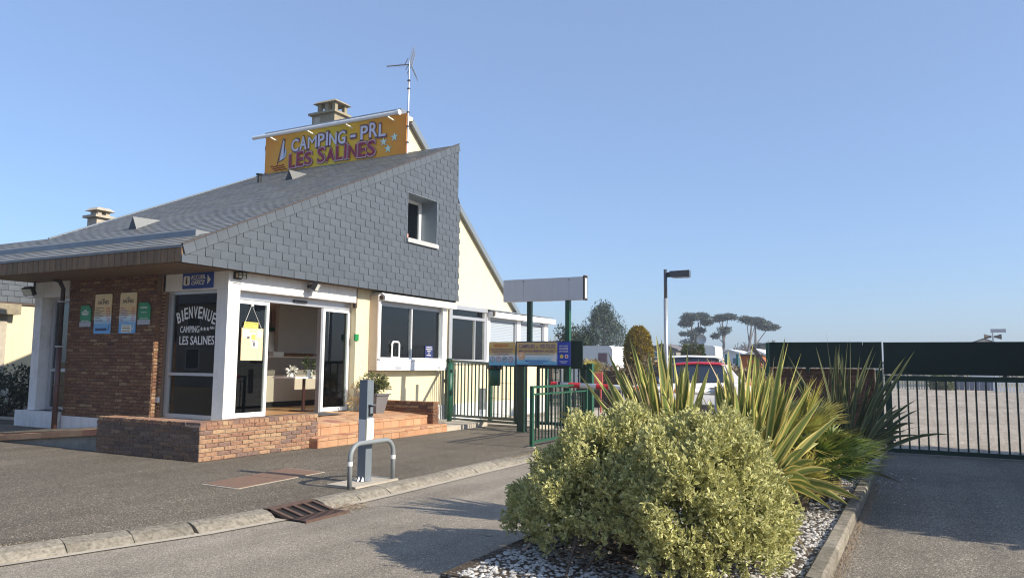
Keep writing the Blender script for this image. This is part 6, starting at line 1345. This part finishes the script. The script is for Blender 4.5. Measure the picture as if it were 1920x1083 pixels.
c = PY(1268, 700, 29); car('parked_car', 'plain white high roofed car half hidden behind the red roofed one', (c.x, c.y, -.06), R(14), 4.3, 1.92, 1.8, 1.18, CARW, prof2, (-1.35, -.55, 1.55, 2.0))
CARV = M('caravan_white', (.80, .80, .78), .4, var=.03, dirt=.12); AWN = M('grey_awning', (.62, .63, .65), .6); SHADEG = M('smoked_panel', (.10, .11, .12), .3)
def cvan(x0p, x1p, ytop, Y, dy, zb_, lab, winpx=None, name='caravan'):
    a, b = PY(x0p, 690, Y), PY(x1p, 690, Y); z1 = PY((x0p+x1p)/2, ytop, Y).z; t = thing(name, lab, 'caravan', ((a.x+b.x)/2, Y, 0)); mb = MB(); r_ = .18
    po_ = [(a.x, Y, zb_), (b.x, Y, zb_), (b.x, Y, z1-r_), (b.x-r_*.3, Y, z1-r_*.3), (b.x-r_, Y, z1), (a.x+r_, Y, z1), (a.x+r_*.3, Y, z1-r_*.3), (a.x, Y, z1-r_)]; mb.prism(po_, (0, dy, 0)); mb.build('body', CARV, t)
    if winpx: p, q = PY(winpx[0], winpx[2], Y), PY(winpx[1], winpx[3], Y); B('window', M('pinkish_window', (.25, .16, .17), .2), t, (p.x, q.x, Y-.02, Y-.002, min(p.z, q.z), max(p.z, q.z))); B('window_frame', GREYPL, t, (p.x-.03, q.x+.03, Y-.0015, Y-.0005, min(p.z, q.z)-.03, max(p.z, q.z)+.03))
    for x in (a.x+.5, b.x-.5): mb = MB(); mb.tube([(x, Y-.01, .25), (x, Y+.2, .25)], .27, 12); mb.build('wheel', TYRE, t)
    return t
cvan(1072, 1148, 648, 34, 2.0, .35, 'white caravan with one small pinkish window behind the boom', (1122, 1138, 662, 678))
t = thing('awning', 'pale awning tent with dark panels beside the white caravan', 'awning', (PY(1165, 690, 36).x, 36, 0)); a, b = PY(1145, 655, 36), PY(1182, 668, 36); mb = MB(); mb.prism([(a.x, 36, a.z), (b.x, 36, b.z), (b.x, 36, b.z-.16), (a.x, 36, a.z-.16)], (0, 2.4, 0)); mb.build('roof', AWN, t); B('dark_panel', SHADEG, t, (a.x, PY(1158, 690, 36).x, 36.05, 36.1, .0, a.z-.25)); B('dark_panel', SHADEG, t, (PY(1163, 690, 36).x, b.x, 36.05, 36.1, .0, b.z-.2))
for px in (1160, 1169): x = PY(px, 690, 36).x; B('post', PVC, t, (x-.03, x+.03, 36, 36.05, 0, b.z+.05))
cvan(1296, 1342, 648, 56, 2.2, .3, 'white box trailer under the satellite dish', None, 'box_trailer')
t = thing('satellite_dish', 'pale round satellite dish above the white box trailer', 'satellite dish', (PY(1316, 650, 55.5).x, 55.5, PY(1316, 648, 55.5).z)); c = PY(1316, 636, 55.5); mb = MB(); n = 20; ring = [(c.x+.36*math.cos(6.283*i/n), c.y-.1, c.z+.36*math.sin(6.283*i/n)) for i in range(n)]; ring2 = [(c.x+.2*math.cos(6.283*i/n), c.y+.03, c.z+.2*math.sin(6.283*i/n)) for i in range(n)]; mb.add(ring+ring2+[(c.x, c.y+.06, c.z)], [(i, (i+1) % n, n+(i+1) % n, n+i) for i in range(n)]+[(n+i, n+(i+1) % n, 2*n) for i in range(n)]); mb.build('dish', M('dish_grey', (.5, .5, .5), .6), t, True); mb = MB(); mb.bar((c.x, c.y+.08, c.z), (c.x, 56.2, PY(1316, 648, 55.5).z-.02), .06); mb.build('mount', DARKMETAL, t)
def bungalow(x0p, x1p, yeave, yridge, Y, dy, wall, roofm, lab, wins=(), name='bungalow', cat='bungalow'):
    a, b = PY(x0p, 690, Y), PY(x1p, 690, Y); ze, zr_ = PY((x0p+x1p)/2, yeave, Y).z, PY((x0p+x1p)/2, yridge, Y).z; m_ = (a.x+b.x)/2; t = thing(name, lab, cat, (m_, Y, 0)); mb = MB(); mb.prism([(a.x, Y, -.1), (b.x, Y, -.1), (b.x, Y, ze), (m_, Y, zr_), (a.x, Y, ze)], (0, dy, 0)); mb.build('wall', wall, t); o = .25
    for s_, e_ in ((a, -1), (b, 1)): mb = MB(); mb.hexa([(m_, Y-.25, zr_+.02), (s_.x+o*e_, Y-.25, ze-.08), (s_.x+o*e_, Y+dy+.2, ze-.08), (m_, Y+dy+.2, zr_+.02), (m_, Y-.25, zr_+.12), (s_.x+o*e_, Y-.25, ze+.02), (s_.x+o*e_, Y+dy+.2, ze+.02), (m_, Y+dy+.2, zr_+.12)]); mb.build('roof', roofm, t)
    for (p0, p1, q0, q1) in wins: u, v = PY(p0, q0, Y), PY(p1, q1, Y); f_ = B('window', PVC, t, (u.x-.06, v.x+.06, Y-.02, Y-.003, v.z-.06, u.z+.06)); B('pane', M('teal_window', (.10, .20, .24), .15), f_, (u.x, v.x, Y-.03, Y-.021, v.z, u.z))
    return t
ROOFG = M('grey_felt_roof', (.16, .15, .15), .9)
bungalow(1341, 1394, 664, 657, 62, 5, CARV, PVC, 'white bungalow with teal windows right of the box trailer', ((1347, 1354, 671, 681), (1358, 1368, 671, 681), (1374, 1381, 671, 681)))
t = bungalow(1216, 1268, 655, 646, 64, 5, M('holiday_home_brown', (.26, .24, .21), .8), ROOFG, 'brown holiday home with low grey roof behind the lamp post', ((1226, 1234, 660, 668), (1240, 1248, 660, 668)), 'holiday_home', 'holiday home'); c = PY(1235, 646, 64); B('chimney', BLACK, t, (c.x-.12, c.x+.12, 66, 66.3, c.z-.3, c.z+.35))
bungalow(1252, 1300, 655, 649, 68, 5, M('holiday_home_grey', (.36, .37, .38), .8), M('pale_grey_roof', (.32, .33, .34), .8), 'grey roofed holiday home left of the clipped green shrub', (), 'holiday_home', 'holiday home')
bungalow(1394, 1440, 668, 656, 60, 5, CARV, PVC, 'white bungalow behind the orange kiosk', (), )
bungalow(1822, 1872, 644, 636, 84, 4, CARV, ROOFG, 'far low roofed house just showing above the green gate panel')
t = thing('orange_kiosk', 'orange panelled kiosk with a green round emblem', 'kiosk', (PY(1405, 690, 33).x, 33, 0)); a, b = PY(1388, 664, 33), PY(1427, 664, 33); B('wall', M('orange_panel', (.42, .13, .03), .6), t, (a.x, b.x, 33, 34.6, 0, a.z-.06)); B('roof', DARKMETAL, t, (a.x-.08, b.x+.08, 32.9, 34.7, a.z-.058, a.z)); c = PY(1413, 678, 33); mb = MB(); mb.tube([(c.x, 32.999, c.z), (c.x, 32.985, c.z)], .22, 18); mb.build('emblem', M('emblem_green', (.12, .25, .03), .6), t); mb = MB(); mb.tube([(c.x, 32.984, c.z), (c.x, 32.978, c.z)], .13, 14); mb.build('emblem_centre', M('emblem_orange', (.42, .15, .03)), t)
t = thing('leaning_ladder', 'dark leaning ladder rails at the right of the orange kiosk', 'ladder', (PY(1434, 690, 32).x, 32, 0))
for dx in (0, 5): p, q = PY(1408+dx, 650, 32), PY(1434+dx, 686, 32); mb = MB(); mb.bar(p, q, .07); mb.build('rail', DARKMETAL, t)
for i in range(7): p, q = PY(1410+3.6*i, 653+5*i, 32), PY(1414+3.6*i, 652+5*i, 32); mb = MB(); mb.bar(p, q, .04); mb.build('rung', DARKMETAL, t)
for px, Y, lab in ((1383, 30, 'thin teal post left of the orange kiosk'), (1362, 31, 'thin teal post before the white bungalow')): c = PY(px, 690, Y); t = thing('fence_post', lab, 'post', (c.x, Y, 0)); B('post', M('teal_paint', (.02, .14, .13), .5), t, (c.x-.04, c.x+.04, Y-.04, Y+.04, -.1, PY(px, 665, Y).z)); B('cap', M('teal_paint', (0, 0, 0)), t, (c.x-.05, c.x+.05, Y-.05, Y+.05, PY(px, 665, Y).z+.001, PY(px, 665, Y).z+.03))
c = PY(1116, 713, 22); tag(B('red_board', M('faded_red_board', (.52, .10, .10), .6), None, (c.x-.22, c.x+.24, 22, 22.04, .85, 1.3), (c.x-.18, c.x-.14, 22.041, 22.07, -.1, 1.2), (c.x+.14, c.x+.18, 22.041, 22.07, -.1, 1.2)), 'small faded red board on legs beyond the boom', 'sign')
# street lamp
lp = thing('street_lamp', 'tall galvanised street lamp with a flat box head beside the lane', 'street lamp', (-5.75, 19, -.08)); lx, ly = -5.765, 19.0
mb = MB(); mb.cyl(lx, ly, -.1, 3.2, .060, 12, .052); mb.build('pole', GALV, lp, True); mb = MB(); mb.cyl(lx, ly, 3.2, 3.94, .045, 12); mb.build('upper_pole', M('lamp_dark_grey', (.10, .11, .125), .4, metal=.4), lp, True)
d = Vector((1, .1, 0)).normalized(); s_ = Vector((-d.y, d.x, 0)); o = Vector((lx, ly, 3.80)); mb = MB(); mb.bar(o+d*.04, o+d*.12, .10, .12); mb.build('arm', BLACK, lp)
mb = MB(); h0 = o+d*.12; mb.hexa([h0-s_*.11-Z_*.07+d*.03, h0-s_*.11-Z_*.07+d*.50, h0+s_*.11-Z_*.07+d*.50, h0+s_*.11-Z_*.07+d*.03, h0-s_*.13+Z_*.08, h0-s_*.13+Z_*.095+d*.5, h0+s_*.13+Z_*.095+d*.5, h0+s_*.13+Z_*.08]); mb.build('lamp_head', M('lamp_dark_grey', (0, 0, 0)), lp); mb = MB(); mb.hexa([h0-s_*.10-Z_*.085+d*.10, h0-s_*.10-Z_*.085+d*.48, h0+s_*.10-Z_*.085+d*.48, h0+s_*.10-Z_*.085+d*.10, h0-s_*.10-Z_*.072+d*.06, h0-s_*.10-Z_*.072+d*.49, h0+s_*.10-Z_*.072+d*.49, h0+s_*.10-Z_*.072+d*.06]); mb.build('diffuser', GREYPL, lp)
# far end of the yard behind the sliding gate
def picket(x0p, x1p, Y, zt_, mat, lab, stp_=.14):
    a, b = PY(x0p, 715, Y).x, PY(x1p, 715, Y).x; t = thing('picket_fence', lab, 'fence', ((a+b)/2, Y, 0), None); x = a
    while x < b: B('picket', mat, t, (x, x+.085, Y-.012, Y+.012, .02, zt_)); x += stp_*1.25
    B('rail', mat, t, (a, b, Y+.013, Y+.04, .18, .24)); B('rail', mat, t, (a, b, Y+.013, Y+.04, zt_-.2, zt_-.14)); return t
PK = M('pale_green_picket', (.34, .38, .33), .7); PKW = M('white_picket', (.78, .78, .76), .6)
picket(1655, 1745, 62, .82, PK, 'pale weathered picket fence at the far left of the gravel yard'); picket(1862, 1990, 58, .80, PKW, 'white picket fence at the far right of the gravel yard')
hedge('far_bush', PY(1744, 715, 61).x, PY(1780, 715, 61).x, 60.6, 61.6, 0, .85, 1500, .2, .08, L_GREEN, 'dark green bush between the pale pickets and the blue wall', 'bush')
a, b = PY(1779, 715, 62).x, PY(1866, 715, 62).x; t = thing('blue_grey_wall', 'low blue grey boarded wall at the far end of the yard', 'wall', ((a+b)/2, 62, 0)); n = 9
for i in range(n): B('board', M('blue_grey_board', (.12, .14, .20), .7, rnd=.1), t, (a+(b-a)*i/n+.01, a+(b-a)*(i+1)/n-.01, 62, 62.1, 0, .84))
B('cap', GREYPL, t, (a, b, 61.97, 62.13, .841, .90))
t = thing('loudspeaker_pole', 'far pole with a small sign and two loudspeaker horns', 'pole', (PY(1861, 690, 76).x, 76, 0)); c = PY(1861, 621, 76); mb = MB(); mb.cyl(c.x, 76, 0, c.z+.1, .06, 8); mb.build('pole', GALV, t); B('sign_plate', GREYPL, t, (c.x-.15, c.x+.95, 75.9, 75.95, c.z-.1, c.z+.2)); z = PY(1861, 631, 76).z
for s_ in (-1, 1): mb = MB(); mb.tube([(c.x+s_*.1, 76, z), (c.x+s_*.25, 76, z), (c.x+s_*.62, 76, z)], [.10, .11, .24], 10); mb.build('horn', DARKMETAL, t)
# yard kerb and a few posts whose shadows lie on the gravel
mb = MB(); mb.prism([(3.1, 30, .004), (3.25, 30, .004), (3.1+9, 57, .004), (2.95+9, 57, .004)], (0, 0, .12)); tag(mb.build('yard_kerb', CONC_L, None, kind='structure'))
for i, (x, y) in enumerate(((5.2, 26.0), (7.0, 35), (8.6, 41))): t = thing('yard_post', ('short wooden yard post nearest the sliding gate, beside the gravel', 'short wooden yard post between the two others beside the gravel', 'short wooden yard post nearest the white picket fence beside the gravel')[i], 'post', (x, y, 0), 'yard posts'); B('post', BARK, t, (x-.08, x+.08, y-.08, y+.08, 0, 1.1)); B('cap', CONC_L, t, (x-.1, x+.1, y-.1, y+.1, 1.101, 1.14))
# house and planting on the far left
lh = thing('neighbour_house', 'cream house with slate hung band and concrete lintel at the far left', 'house', (-21, 14, 0)); HX = -21.0
B('wall', CREAM, lh, (HX-.3, HX, 11.3, 20, 0, 2.90)); B('post', CONC_L, lh, (HX-.5, HX+.06, 10.4, 11.29, 0, 2.62)); B('lintel', CONC, lh, (HX-.5, HX+.35, 10.3, 11.46, 2.63, 2.90)); B('fascia', DARKMETAL, lh, (HX-.4, HX+.05, 10.3, 20, 2.905, 2.96)); sb = B('slate_band', M('gable_underlay', (0, 0, 0)), lh, (HX-.4, HX+.03, 10.3, 20, 2.965, 4.2))
k_ = 0; z = 2.965
while z < 4.1:
    y = 10.3-(.16 if k_ % 2 else 0)
    while y < 14.5: mb = MB(); mb.hexa([(HX+.031, max(y, 10.3)+.003, z), (HX+.055, max(y, 10.3)+.003, z), (HX+.045, y+.317, z), (HX+.031, y+.317, z), (HX+.031, max(y, 10.3)+.003, z+.15), (HX+.036, max(y, 10.3)+.003, z+.15), (HX+.033, y+.317, z+.15), (HX+.031, y+.317, z+.15)]); mb.build('slate', SLATE, sb); y += .32
    z += .152; k_ += 1
mb = MB(); mb.prism([(HX+.1, 10.0, 4.2), (HX+.1, 20, 4.25), (HX+.1, 20, 4.4), (HX+.1, 10.0, 4.35)], (-6, 0, 0)); mb.build('roof', SLATE_R, lh)
KH = 1.195                                                          # the house stands further back: the roof's shadow falls on its wall
lh.location = (lh.location.x*KH, lh.location.y*KH, 0)
for o in [c for c in lh.children_recursive] :
    for vtx in o.data.vertices:
        p_ = vtx.co + OFF[o.name]; vtx.co = Vector((p_.x*KH, p_.y*KH, max(-.1, EYE+(p_.z-EYE)*KH)))-lh.location
t = thing('flowering_bush', 'dark evergreen bush with white flower heads by the left bay', 'bush', (-20.3, 11.0, .08))
C = [(-20.4+random.gauss(0, .6), 11.0+random.gauss(0, .45), random.uniform(.2, 1.1)) for _ in range(90)]; clump_crown('foliage', C, .26, 46, .13, .045, L_DARK, t, .5)
C = [(-19.75+random.gauss(0, .30), 10.55+random.gauss(0, .2), random.uniform(.45, .75)) for _ in range(16)]; clump_crown('flower_head', C, .07, 26, .05, .04, PETAL, t, .5)
mb = MB()
for i in range(30): a = random.uniform(0, 6.28); mb.tube([(-20.3, 11, .05), (-20.3+.7*math.cos(a), 11+.6*math.sin(a), random.uniform(.5, 1))], [.015, .005], 4, False)
mb.build('stem', BARK, t)
B('garden_edging', CONC_L, None, (-24, -17.3, 10.35, 10.5, 0, .13), kind='structure')
# ------------------------------------------------------------------ spring haze
hz = B('haze', None, None, (-190, 70, -24, 150, -1.2, 10.6), kind='stuff'); hz.data.materials.clear()
g = G('haze_air'); g.n.remove(g.b); pv_ = g.node('VolumePrincipled'); pv_.inputs['Color'].default_value = (.80, .87, .97, 1); pv_.inputs['Density'].default_value = .0012; pv_.inputs['Anisotropy'].default_value = .25
g.link(pv_.outputs[0], g.out.inputs['Volume']); hz.data.materials.append(g.m); tag(hz, 'thin pale haze in the air', 'haze')
